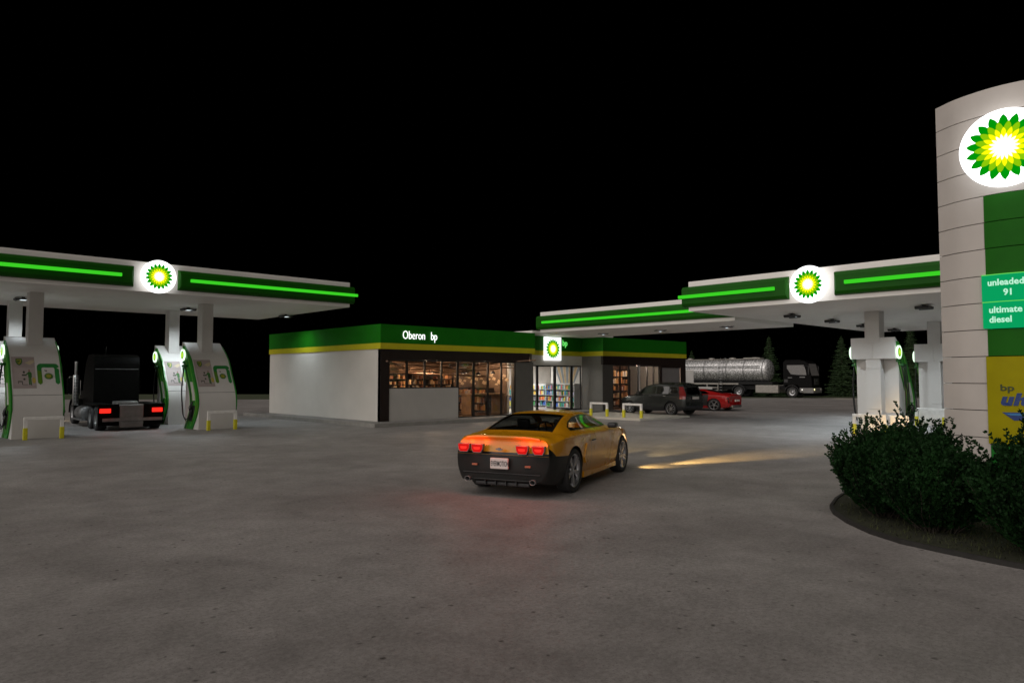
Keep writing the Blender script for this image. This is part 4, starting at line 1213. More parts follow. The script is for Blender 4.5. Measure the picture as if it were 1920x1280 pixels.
def make_wheel(parent, x, y, r, w, rr, style, s, rim=M_alloy, name='wheel'):
    """s = +1: outer face towards +y"""
    M = Matrix.Translation((x, y, r)) @ (Matrix.Identity(4) if s > 0 else Matrix.Rotation(PI, 4, 'Z'))
    h = w/2
    mb = MB(); mb.M = M
    mb.lathe([(.001, -h*.2), (rr*.95, -h*.2), (rr*.95, h*.1), (rr*.62, h*.12), (rr*.62, h*.3), (.001, h*.3)], 28, 'y')
    wh = mb.build(name, M_dark, parent)
    mb = MB(); mb.M = M
    mb.lathe([(rr*.96, -h*.9), (rr*1.02, -h), (r*.93, -h*.96), (r*.985, -h*.8), (r, -h*.5), (r, h*.5), (r*.985, h*.8), (r*.93, h*.97), (rr*1.08, h), (rr*1.0, h*.86), (rr*.94, h*.8)], 40, 'y')
    mb.build('tyre', M_rubber, wh)
    mb = MB(); mb.M = M
    mb.lathe([(rr*.93, h*.2), (rr*.93, h*.8), (rr*1.01, h*.88), (rr*1.01, h*.80), (rr*.97, h*.70)], 40, 'y')
    if style[0] == 'spoke':
        n, sw = style[1], style[2]
        mb.lathe([(.001, h*.66), (rr*.20, h*.64), (rr*.26, h*.5), (rr*.26, h*.3)], 20, 'y')
        for k in range(n):
            a = 2*PI*k/n+.3
            for dlt in ((-.13, .13) if style[3] else (0,)):
                A = Matrix.Rotation(a+dlt, 4, 'Y')
                m0 = mb.M; mb.M = M @ A
                x0 = rr*.16; x1 = rr*.97
                v = [(x0, h*.45, -sw*1.1), (x0, h*.45, sw*1.1), (x0, h*.68, -sw), (x0, h*.68, sw), (x1, h*.5, -sw*1.3), (x1, h*.5, sw*1.3), (x1, h*.80, -sw*1.1), (x1, h*.80, sw*1.1)]
                mb.add(v, [(0, 1, 3, 2), (4, 6, 7, 5), (0, 2, 6, 4), (1, 5, 7, 3), (2, 3, 7, 6), (0, 4, 5, 1)])
                mb.M = m0
    else:
        mb.lathe([(rr*.95, h*.6), (rr*.80, h*.35), (rr*.45, h*.25), (rr*.38, h*.62), (rr*.22, h*.68), (.001, h*.68)], 32, 'y')
        for k in range(10):
            a = 2*PI*k/10; m0 = mb.M
            mb.M = M @ Matrix.Translation((math.cos(a)*rr*.32, h*.66, math.sin(a)*rr*.32)); mb.lathe([(rr*.045, -.01), (rr*.04, .02), (.001, .022)], 8, 'y'); mb.M = m0
    mb.build('rim', rim, wh)
    return wh
def liner(parent, x, r, y0, y1, s):
    mb = MB(); n = 20; vs = []
    for k in range(n+1):
        a = -.25+(PI+.5)*k/n
        vs += [(x+r*math.cos(a), s*y0, r*.82+r*math.sin(a)), (x+r*math.cos(a), s*y1, r*.82+r*math.sin(a))]
    mb.add(vs, [(2*i, 2*i+1, 2*i+3, 2*i+2) for i in range(n)]); mb.add(vs[::2], [tuple(range(n+1))])
    return mb.build('wheel_arch', M_dark, parent)
def seat(parent, x, y, mt, h=.62, hd=True):
    mb = MB(); mb.M = Matrix.Translation((x, y, .28))
    mb.box(-.25, .28, -.25, .25, 0, .18, .05)
    mb.M = mb.M @ Matrix.Translation((-.22, 0, .12)) @ Matrix.Rotation(R(-14), 4, 'Y')
    mb.box(-.07, .07, -.24, .24, 0, h, .05)
    if hd: mb.box(-.05, .05, -.13, .13, h+.03, h+.2, .035)
    return mb.build('car_seat', mt, parent)
def paint(name, col, rough=.34, coat=.35, metal=.0):
    return mat(name, col, rough, metal, var=.03, scale=2, coat=coat)
side = lambda s, zz=.0: (lambda f: f.calc_center_median().y*s > .3 and f.normal.y*s > .12 and f.calc_center_median().z > zz)
M_seat = mat('seat_leather', (.02, .018, .017), .5)

# ================= yellow coupe
def make_coupe():
    root = empty('coupe_car')
    rows = [
     (-1.00, .70, .30, .80, .42, .86, .64, .82, .86, .78, .95, .60, .985, .99),
     (-.93, .78, .26, .86, .40, .90, .63, .865, .885, .80, .985, .62, 1.015, 1.02),
     (-.75, .82, .22, .90, .38, .935, .62, .89, .92, .81, .985, .62, 1.01, 1.02),
     (-.40, .84, .19, .925, .36, .955, .62, .925, .96, .80, 1.015, .60, 1.035, 1.045),
     (.05, .84, .17, .935, .34, .965, .62, .935, .97, .79, 1.03, .59, 1.175, 1.195),
     (.50, .84, .16, .925, .34, .95, .62, .925, .965, .79, 1.02, .575, 1.28, 1.31),
     (.95, .84, .16, .91, .34, .935, .60, .915, .955, .79, 1.01, .57, 1.315, 1.345),
     (1.35, .84, .16, .905, .34, .93, .60, .91, .95, .79, 1.0, .57, 1.315, 1.35),
     (1.70, .84, .16, .905, .34, .93, .60, .91, .945, .80, .995, .575, 1.265, 1.30),
     (2.10, .84, .16, .915, .34, .94, .60, .91, .94, .81, .99, .62, 1.14, 1.165),
     (2.45, .84, .17, .93, .35, .955, .60, .92, .935, .82, .975, .68, .995, 1.01),
     (2.85, .84, .18, .93, .36, .965, .60, .93, .91, .82, .94, .62, .955, .97),
     (3.30, .80, .19, .90, .36, .94, .58, .90, .84, .79, .875, .58, .895, .91),
     (3.62, .70, .22, .80, .36, .86, .54, .82, .74, .72, .79, .55, .81, .82),
     (3.80, .55, .26, .62, .36, .68, .50, .66, .66, .60, .71, .48, .73, .74)]
    def dfm(x, y, z):
        if x < -.4:
            k = min(1, (-.4-x)/.5)
            x += k*(.055*max(0, z-.72)/.25 - .05*max(0, .5-abs(z-.45))) + .10*k*(abs(y)/.9)**3
        if x > 2.9:
            k = min(1, (x-2.9)/.9); x -= .30*k*(abs(y)/.9)**2.4
        if 2.3 < x < 3.6 and abs(y) < .42 and z > .8: z += .035*math.sin(PI*(x-2.3)/1.3)*(1-(abs(y)/.42)**2)
        return (x, y, z)
    bm = loft(rows, 110, 60, dfm)
    Y = paint('coupe_yellow', (.54, .235, .005), .27)
    for s in (1, -1):
        for cx in (0, 2.85):
            fs = cut(bm, circle(cx, .385, .42, 24), 'y', lambda f: f.calc_center_median().y*s > .45 and f.calc_center_median().z < .95)
            bmesh.ops.delete(bm, geom=fs, context='FACES')
            liner(root, cx, .43, .50, .90, s)
    # side glass
    for s in (1, -1):
        q = cut(bm, [(.235, 1.055), (.245, 1.095), (.43, 1.177), (.75, 1.242), (1.15, 1.267), (1.49, 1.245), (1.80, 1.16), (2.13, 1.037)], 'y', side(s, .98))
        take(bm, q, 'side_window', M_cglass, root, .006)
        q = cut(bm, [(.18, 1.045), (.20, 1.10), (.42, 1.195), (.74, 1.26), (1.15, 1.285), (1.50, 1.262), (1.82, 1.175), (2.22, 1.03), (2.05, 1.02)], 'y', side(s, .98))
        take(bm, q, 'window_frame', M_black, root, .004)
    up = lambda f: f.normal.z > .1 and f.calc_center_median().z > .97
    q = cut(bm, [(-.26, -.60), (-.26, .60), (.52, .50), (.52, -.50)], 'z', up); take(bm, q, 'rear_window', M_cglass, root, .006)
    q = cut(bm, [(-.30, -.64), (-.30, .64), (.55, .535), (.55, -.535)], 'z', up); take(bm, q, 'window_frame', M_black, root, .004)
    q = cut(bm, [(1.62, -.52), (1.62, .52), (2.34, .66), (2.34, -.66)], 'z', up); take(bm, q, 'windscreen', M_cglass, root, .004)
    rear = lambda f: f.calc_center_median().x < -.62 and f.normal.x < -.25
    # black lower body wrapped round the tail
    low = lambda f: f.calc_center_median().x < -.2
    q = cut(bm, [(-1.3, .0), (-1.3, .735), (-.80, .70), (-.30, .715), (-.30, .0)], 'y', low)
    bmp = take(bm, q, 'rear_bumper', mat('bumper_black', (.014, .014, .013), .42, var=.1, spec=.35), root, .004)
    for s in (1, -1):
        q = cut(bm, [(s*.28, .70), (s*.27, .86), (s*.83, .875), (s*.83, .70)], 'x', lambda f: rear(f) and f.calc_center_median().y*s > .2)
        take(bm, q, 'tail_panel', M_black, root, .002)
    q = cut(bm, [(-.9, .70), (-.9, .742), (.9, .742), (.9, .70)], 'x', rear); take(bm, q, 'panel_gap', M_black, root, .002)
    q = cut(bm, [(-1.15, .68), (-1.15, .86), (-.93, .86), (-.76, .69)], 'y', lambda f: abs(f.calc_center_median().y) > .80); take(bm, q, 'corner_trim', M_black, root, .003)
    finish(bm, 'body', Y, root)
    xr = -1.0
    def plane_x(y): return -1.0 + .10*(abs(y)/.9)**3 - .035
    # tail lamps
    M_lampr = emit('tail_lamp_red', (.62, .010, .008), 1.0)
    M_lampb = emit('tail_lamp_core', (1.0, .030, .020), 1.15)
    for s in (1, -1):
        for (a, b) in ((.30, .525), (.575, .80)):
            xx = plane_x((a+b)/2)-.012
            def mk(g, t, nm, mt, par, dx):
                mb = MB()
                P = [(a+g, .885-g), (b-g, .885-g), (b-g-.005, .80), (b-.035-g, .74+g), (a+.045+g, .74+g), (a+.008+g, .80)]
                mb.prism([(s*p[0], p[1]-.012) for p in P], xx-dx, xx-dx+t, 'x'); return mb.build(nm, mt, par)
            hse = mk(0, .06, 'tail_lamp', M_alloyd, root, 0)
            mk(.010, .012, 'lamp_lens', M_lampr, hse, .010)
            mk(.05, .006, 'lamp_core', M_lampb, hse, .0125)
    # plate, badge, reflectors, exhausts, diffuser
    mb = MB(); mb.box(-1.045, -1.005, -.165, .165, .475, .655, .012); pl = mb.build('number_plate', M_plate, root)
    text_obj('EVERMOTION', .12, frame((-1.0462, .150, .525), (0, -1, 0), (0, 0, 1), (-1, 0, 0)), M_ink, pl, sx=.44, bold=.001, depth=.003)
    mb = MB()
    for P in ([(-.065, .0), (-.02, .012), (-.02, .024), (.02, .024), (.02, .012), (.065, .012), (.055, -.012), (.02, -.012), (.02, -.024), (-.02, -.024), (-.02, -.012), (-.055, -.012)],):
        mb.prism([(a, .80+b) for a, b in P], -1.042, -1.015, 'x')
    mb.build('badge', M_alloyd, root)
    for s in (1, -1):
        mb = MB(); mb.box(-.985, -.955, s*.49-.05, s*.49+.05, .51, .54, .004); mb.build('reflector', mat('reflector_amber', (.35, .12, .06), .3) if s > 0 else bpy.data.materials['reflector_amber'], root)
        mb = MB(); mb.M = Matrix.Translation((-1.0, s*.60, .285)) @ Matrix.Scale(.8, 4, (0, 0, 1))
        mb.lathe([(.045, .25), (.052, -.02), (.054, -.04), (.047, -.04), (.042, .0), (.040, .1), (.001, .1)], 24, 'x'); mb.build('exhaust', M_alloyd, root)
    mb = MB(); mb.box(-.985, -.935, -.72, .72, .385, .405, .006); mb.build('bumper_crease', M_black, root)
    for y in (-.28, -.09, .10, .29):
        mb = MB(); mb.box(-.98, -.86, y-.008, y+.008, .20, .30); mb.build('diffuser_fin', M_blackp, root)
    mb = MB(); mb.box(-.94, -.80, -.50, .50, .185, .25, .02); mb.build('diffuser', M_blackp, root)
    # lip spoiler
    mb = MB(); n = 24; pts = []
    for k in range(n+1):
        y = -.68+1.36*k/n; pts.append((-.955+.10*(abs(y)/.9)**3, y, 1.002-.05*(abs(y)/.75)**4))
    for a, b in zip(pts, pts[1:]):
        mb.add([(a[0]+.12, a[1], a[2]-.012), (b[0]+.12, b[1], b[2]-.012), (b[0]-.02, b[1], b[2]+.016), (a[0]-.02, a[1], a[2]+.016), (a[0]+.01, a[1], a[2]-.03), (b[0]+.01, b[1], b[2]-.03)],
               [(0, 1, 2, 3), (3, 2, 5, 4)], True)
    mb.build('spoiler_lip', Y, root)
    # door seam, handle, side scoop, sill
    for s in (1, -1):
        mb = MB()
        yv = s*.952
        for zz in range(0, 9):
            z0 = .26+zz*.075; z1 = z0+.075
            def yy(z): return s*(.928+.030*math.exp(-((z-.62)/.25)**2) - max(0, z-.85)*.16+.004 - max(0, .5-z)*.10)
            for X0, sl in ((.78, .10), (1.98, -.02)):
                mb.add([(X0+sl*(z0-.3)-.004, yy(z0), z0), (X0+sl*(z0-.3)+.004, yy(z0), z0), (X0+sl*(z1-.3)+.004, yy(z1), z1), (X0+sl*(z1-.3)-.004, yy(z1), z1)], [(0, 1, 2, 3)])
        mb.build('door_seam', M_black, root)
        mb = MB(); mb.box(.90, 1.07, min(s*.935, s*.965), max(s*.935, s*.965), .815, .842, .008); mb.build('door_handle', M_blackp, root)
        mb = MB(); mb.box(1.90, 2.08, min(s*.90, s*1.08), max(s*.90, s*1.08), .985, 1.09, .035); mi = mb.build('mirror', M_blackp, root)
        mb = MB(); mb.prism([(.45, .56), (.52, .70), (.60, .80), (.60, .52), (.52, .45)], s*.93, s*.962, 'y'); mb.build('side_gill', Y, root)
        mb = MB(); mb.prism([(.48, .20), (2.38, .20), (2.36, .285), (1.5, .262), (.50, .30)], s*.86, s*.928, 'y'); mb.build('sill', Y, root)
    # cabin
    mb = MB(); mb.box(-.3, 2.4, -.76, .76, .22, .30); mb.box(-.35, .30, -.70, .70, .30, .96, .04); mb.box(1.98, 2.5, -.74, .74, .3, .93, .05); mb.box(-.3, 2.4, -.775, -.765, .3, 1.0); mb.box(-.3, 2.4, .765, .775, .3, 1.0); mb.box(.6, 1.55, -.5, .5, 1.265, 1.27); mb.build('cabin_floor', M_seat, root)
    for y in (.38, -.38): seat(root, 1.15, y, M_seat); seat(root, .42, y, M_seat, .48, False)
    mb = MB(); mb.M = Matrix.Translation((1.86, .38, .93)) @ Matrix.Rotation(R(65), 4, 'Y'); mb.lathe([(.17+.016*math.cos(a), .016*math.sin(a)) for a in [2*PI*k/8 for k in range(9)]], 28)
    mb.box(-.16, .16, -.012, .012, -.01, .01); mb.build('steering_wheel', M_blackp, root)
    mb = MB(); mb.M = Matrix.Translation((1.72, 0, 1.22)); mb.box(-.01, .01, -.12, .12, -.03, .03, .01); mb.build('rear_mirror', M_blackp, root)
    # head lamps (lit)
    for s in (1, -1):
        mb = MB(); mb.M = Matrix.Translation((3.60, s*.52, .62)); mb.lathe([(.001, .05), (.06, .05), (.07, .03), (.07, -.05)], 20, 'x'); hl = mb.build('head_lamp', emit('headlamp_glow', (1, .78, .42), 8) if s > 0 else bpy.data.materials['headlamp_glow'], root)
    for cx in (0, 2.85):
        for s in (1, -1): make_wheel(root, cx, s*.825, .378 if cx == 0 else .37, .25, .285, ('spoke', 5, .020, True), s, rim=M_alloyd if s > 0 else M_alloy)
    for s in (1, -1):
        lamp('headlight_beam', 'SPOT', (3.80, s*.60, .60), 1500, (1, .74, .34), .05, aim=(1, -.10, -.10), spot=24, blend=.8, parent=root)
        for yy in (.42, .69): lamp('tail_light_glow', 'POINT', (-1.10, s*yy, .90), 2.6, (1, .055, .0), .04, parent=root)
    for s in (1, -1): lamp('tail_light_spill', 'SPOT', (-1.12, s*.7+.25, .80), 6, (1, .13, .10), .5, aim=(-.55, .35*s, -1), spot=130, blend=1, parent=root)
    lamp('ground_streak_beam', 'SPOT', (3.35, -.90, .36), 5200, (1, .62, .20), .03, aim=(1, -.60, -.085), spot=24, blend=.9, parent=root)  # added side spot without a lamp body, lays the headlight streak on the ground
    lamp('ground_streak_near', 'SPOT', (3.3, -.92, .42), 220, (1, .62, .20), .03, aim=(1, -.62, -.60), spot=50, blend=1, parent=root)  # second added spot, starts that streak close to the bumper
    return root
cp = make_coupe()
cp.location = (9.04, 9.20, 0); cp.rotation_euler = (0, 0, R(21.5)); cp.scale = (1.035, 1.0, 1.0)
tag(cp, 'yellow two-door coupe with black lower tail and glowing red tail lamps', 'car')

# ================= dark grey estate / suv
def make_suv():
    root = empty('suv_car')
    rows = [
     (-.93, .70, .42, .80, .52, .84, .75, .82, 1.00, .78, 1.06, .64, 1.46, 1.50),
     (-.86, .78, .36, .86, .46, .89, .75, .865, 1.01, .82, 1.08, .665, 1.56, 1.605),
     (-.70, .84, .30, .90, .42, .915, .75, .89, 1.02, .84, 1.09, .67, 1.60, 1.645),
     (-.20, .86, .25, .92, .40, .93, .75, .90, 1.02, .85, 1.08, .665, 1.625, 1.67),
     (.50, .86, .24, .91, .40, .925, .75, .90, 1.01, .85, 1.07, .66, 1.635, 1.68),
     (1.20, .86, .24, .905, .40, .92, .74, .90, 1.0, .85, 1.06, .65, 1.60, 1.65),
     (1.65, .86, .24, .905, .40, .92, .73, .895, .99, .85, 1.05, .64, 1.51, 1.55),
     (2.10, .86, .25, .91, .40, .925, .72, .89, .98, .84, 1.04, .66, 1.25, 1.28),
     (2.45, .86, .26, .915, .40, .93, .72, .885, .96, .83, 1.0, .68, 1.06, 1.09),
     (2.90, .82, .28, .88, .42, .90, .70, .86, .92, .79, .96, .60, .99, 1.01),
     (3.30, .72, .30, .78, .42, .82, .64, .78, .83, .72, .87, .54, .90, .92),
     (3.52, .58, .34, .62, .44, .66, .60, .64, .74, .60, .78, .46, .80, .81)]
    def dfm(x, y, z):
        if x < -.5:
            k = min(1, (-.5-x)/.4); x += k*max(0, z-1.0)*.42 + .08*k*(abs(y)/.85)**3 - k*.05*max(0, .62-z)/.3
        if x > 2.6: x -= .26*min(1, (x-2.6)/.9)*(abs(y)/.85)**2.4
        return (x, y, z)
    bm = loft(rows, 80, 48, dfm)
    P = paint('suv_grey', (.038, .041, .038), .25, metal=.3)
    for s in (1, -1):
        for cx in (0, 2.62):
            fs = cut(bm, circle(cx, .35, .40, 22), 'y', lambda f: f.calc_center_median().y*s > .45 and f.calc_center_median().z < 1.0)
            bmesh.ops.delete(bm, geom=fs, context='FACES'); liner(root, cx, .41, .5, .88, s)
        for (nm, P_) in (('rear_quarter_window', [(-.42, 1.13), (-.30, 1.44), (.10, 1.49), (.10, 1.12)]), ('rear_door_window', [(.17, 1.12), (.17, 1.49), (.92, 1.49), (.92, 1.10)]), ('front_door_window', [(.99, 1.10), (.99, 1.49), (1.30, 1.47), (1.62, 1.38), (2.02, 1.13)])):
            take(bm, cut(bm, P_, 'y', side(s, 1.05)), nm, M_cglass2, root, .003)
    up = lambda f: f.normal.z > .1 and f.calc_center_median().z > 1.0
    take(bm, cut(bm, [(1.60, -.58), (1.60, .58), (2.42, .70), (2.42, -.70)], 'z', up), 'windscreen', M_cglass2, root, .003)
    rear = lambda f: f.calc_center_median().x < -.45 and f.normal.x < -.25
    take(bm, cut(bm, [(-.58, 1.10), (-.50, 1.46), (.50, 1.46), (.58, 1.10)], 'x', rear), 'rear_window', M_cglass2, root, .003)
    for s in (1, -1):
        M_rl = mat('suv_lamp_red', (.30, .010, .010), .2, coat=1) if s > 0 else bpy.data.materials['suv_lamp_red']
        f2 = lambda f: f.calc_center_median().x < -.56+.35*max(0, f.calc_center_median().z-1.0) and f.calc_center_median().y*s > .45
        take(bm, cut(bm, [(s*.655, 1.48), (s*.74, 1.48), (s*.90, 1.08), (s*.95, .86), (s*.80, .86), (s*.76, 1.08)], 'x', f2), 'tail_lamp', M_rl, root, .008)
    take(bm, cut(bm, [(-1.1, .0), (-1.1, .50), (3.7, .42), (3.7, 0)], 'y', lambda f: True), 'lower_trim', M_blackp, root, .003)
    finish(bm, 'body', P, root)
    mb = MB(); mb.box(-.965, -.90, -.27, .27, .845, .97, .01); mb.build('number_plate', M_plate, root)
    mb = MB(); mb.box(-.95, -.88, -.30, .30, .985, 1.02, .008); mb.build('tailgate_trim', M_chrome, root)
    for s in (1, -1):
        mb = MB(); mb.box(-.32, 2.02, min(s*.872, s*.885), max(s*.872, s*.885), 1.083, 1.10); mb.build('belt_trim', M_chrome, root)
        for xx in (.28, 1.15):
            mb = MB(); mb.box(xx, xx+.17, min(s*.905, s*.94), max(s*.905, s*.94), .985, 1.01, .006); mb.build('door_handle', M_chrome, root)
        mb = MB(); mb.box(1.88, 2.05, min(s*.88, s*1.06), max(s*.88, s*1.06), 1.06, 1.20, .03); mb.build('mirror', P, root)
        mb = MB(); mb.tube([(-.25, s*.60, 1.66), (.2, s*.60, 1.70), (1.0, s*.59, 1.70), (1.3, s*.58, 1.66)], .015, 6); mb.build('roof_rail', M_blackp, root)
    mb = MB(); mb.box(-.4, 2.4, -.76, .76, .35, .45); mb.build('cabin_floor', M_seat, root)
    for y in (.38, -.38):
        for xx in (1.2, .3): o = seat(root, xx, y, M_seat, .6); o.location.z = .18
    for cx in (0, 2.62):
        for s in (1, -1): make_wheel(root, cx, s*.80, .35, .23, .245, ('spoke', 9, .012, False), s)
    return root
sv = make_suv(); sv.location = (32.2, 21.2, 0); sv.rotation_euler = (0, 0, R(90)); 
tag(sv, 'dark grey estate car parked nose-in before the shop beside the hoop barriers', 'car')

# ================= red sports car
def make_sport():
    root = empty('sports_car')
    rows = [
     (-.86, .66, .30, .76, .40, .84, .58, .82, .80, .76, .86, .50, .88, .89),
     (-.74, .78, .22, .88, .36, .92, .58, .88, .84, .80, .89, .52, .92, .93),
     (-.30, .86, .17, .93, .36, .955, .60, .92, .88, .82, .94, .52, 1.0, 1.02),
     (.30, .86, .15, .93, .36, .955, .60, .92, .89, .80, .96, .52, 1.11, 1.135),
     (.85, .86, .14, .92, .34, .945, .58, .90, .87, .79, .94, .53, 1.195, 1.235),
     (1.25, .86, .14, .91, .34, .94, .57, .89, .85, .79, .92, .54, 1.20, 1.245),
     (1.65, .86, .14, .915, .34, .945, .57, .89, .84, .80, .90, .56, 1.11, 1.145),
     (2.20, .86, .15, .93, .35, .955, .58, .90, .82, .81, .87, .64, .89, .91),
     (2.65, .86, .16, .93, .36, .96, .58, .91, .80, .81, .83, .60, .83, .84),
     (3.10, .82, .18, .90, .34, .93, .54, .88, .71, .79, .74, .56, .745, .755),
     (3.40, .72, .22, .78, .32, .83, .46, .80, .60, .72, .64, .50, .65, .66),
     (3.54, .60, .26, .64, .32, .68, .42, .66, .52, .60, .56, .44, .58, .59)]
    def dfm(x, y, z):
        if x > 2.7: x -= .24*min(1, (x-2.7)/.8)*(abs(y)/.9)**2.2
        if x < -.5: x += .10*min(1, (-.5-x)/.35)*(abs(y)/.9)**3
        return (x, y, z)
    bm = loft(rows, 70, 44, dfm)
    P = paint('sports_red', (.36, .012, .012), .25)
    for s in (1, -1):
        for cx in (0, 2.65):
            fs = cut(bm, circle(cx, .345, .385, 22), 'y', lambda f: f.calc_center_median().y*s > .45 and f.calc_center_median().z < .95)
            bmesh.ops.delete(bm, geom=fs, context='FACES'); liner(root, cx, .395, .5, .9, s)
        take(bm, cut(bm, [(.30, .97), (.62, 1.12), (1.0, 1.17), (1.32, 1.165), (1.62, 1.06), (1.98, .91)], 'y', side(s, .88)), 'side_window', M_cglass2, root, .004)
        take(bm, cut(bm, [(.36, .30), (.30, .92), (.62, .94), (.74, .32)], 'y', side(s)), 'side_blade', mat('blade_black', (.02, .02, .02), .3) if s > 0 else bpy.data.materials['blade_black'], root, .004)
        fr = lambda f: f.calc_center_median().x > 2.7 and f.normal.x > .05 and f.calc_center_median().y*s > .3
        rr_ = lambda f: f.calc_center_median().x < -.5 and f.normal.x < -.1 and f.calc_center_median().y*s > .2
        take(bm, cut(bm, [(s*.44, .66), (s*.44, .77), (s*.86, .79), (s*.90, .68)], 'x', rr_), 'tail_lamp', bpy.data.materials.get('lamp_dark_red') or mat('lamp_dark_red', (.06, .006, .006), .2, coat=1), root, .004)
        take(bm, cut(bm, [(s*.52, .44), (s*.50, .64), (s*.86, .65), (s*.84, .46)], 'x', rr_), 'rear_grille', M_black, root, .004)
        take(bm, cut(bm, [(s*.50, .56), (s*.55, .68), (s*.86, .72), (s*.86, .58)], 'x', fr), 'head_lamp', mat('lamp_dark_glass', (.02, .02, .022), .15, coat=1) if s > 0 else bpy.data.materials['lamp_dark_glass'], root, .004)
        take(bm, cut(bm, [(s*.45, .26), (s*.45, .46), (s*.80, .48), (s*.80, .26)], 'x', fr), 'air_intake', M_black, root, .003)
    up = lambda f: f.normal.z > .1 and f.calc_center_median().z > .86
    take(bm, cut(bm, [(1.40, -.52), (1.40, .52), (2.16, .66), (2.16, -.66)], 'z', up), 'windscreen', M_cglass2, root, .003)
    take(bm, cut(bm, [(-.30, -.50), (-.30, .50), (.70, .44), (.70, -.44)], 'z', up), 'rear_window', M_black, root, .003)
    finish(bm, 'body', P, root)
    mb = MB(); mb.box(-.93, -.86, -.26, .26, .54, .65, .008); mb.build('number_plate', M_plate, root)
    mb = MB(); mb.box(-.90, -.70, -.60, .60, .20, .34, .03); mb.build('diffuser', M_alloyd, root)
    mb = MB(); mb.box(3.46, 3.53, -.36, .36, .25, .415, .02); mb.build('grille', M_black, root)
    for s in (1, -1):
        mb = MB(); mb.box(1.80, 1.94, min(s*.88, s*1.04), max(s*.88, s*1.04), .88, .98, .03); mb.build('mirror', P, root)
    for cx in (0, 2.65):
        for s in (1, -1): make_wheel(root, cx, s*.83, .345, .25, .255, ('spoke', 5, .028, False), s)
    mb = MB(); mb.box(-.2, 2.2, -.7, .7, .2, .3); mb.build('cabin_floor', M_seat, root)
    for y in (.36, -.36): seat(root, 1.0, y, M_seat, .5)
    return root
sp = make_sport()
# nearside front wheel near (37.6, 22.4)
SA = R(96)
c_, s_ = math.cos(SA), math.sin(SA)
wx, wy = 37.5, 22.35; sp.scale = (1.12, 1.08, 1.02)
lx, ly = 0, .83*1.08
sp.location = (wx-(c_*lx-s_*ly), wy-(s_*lx+c_*ly), 0); sp.rotation_euler = (0, 0, SA)
tag(sp, 'low red sports car with dark side blade, tail showing beyond the grey estate car', 'car')

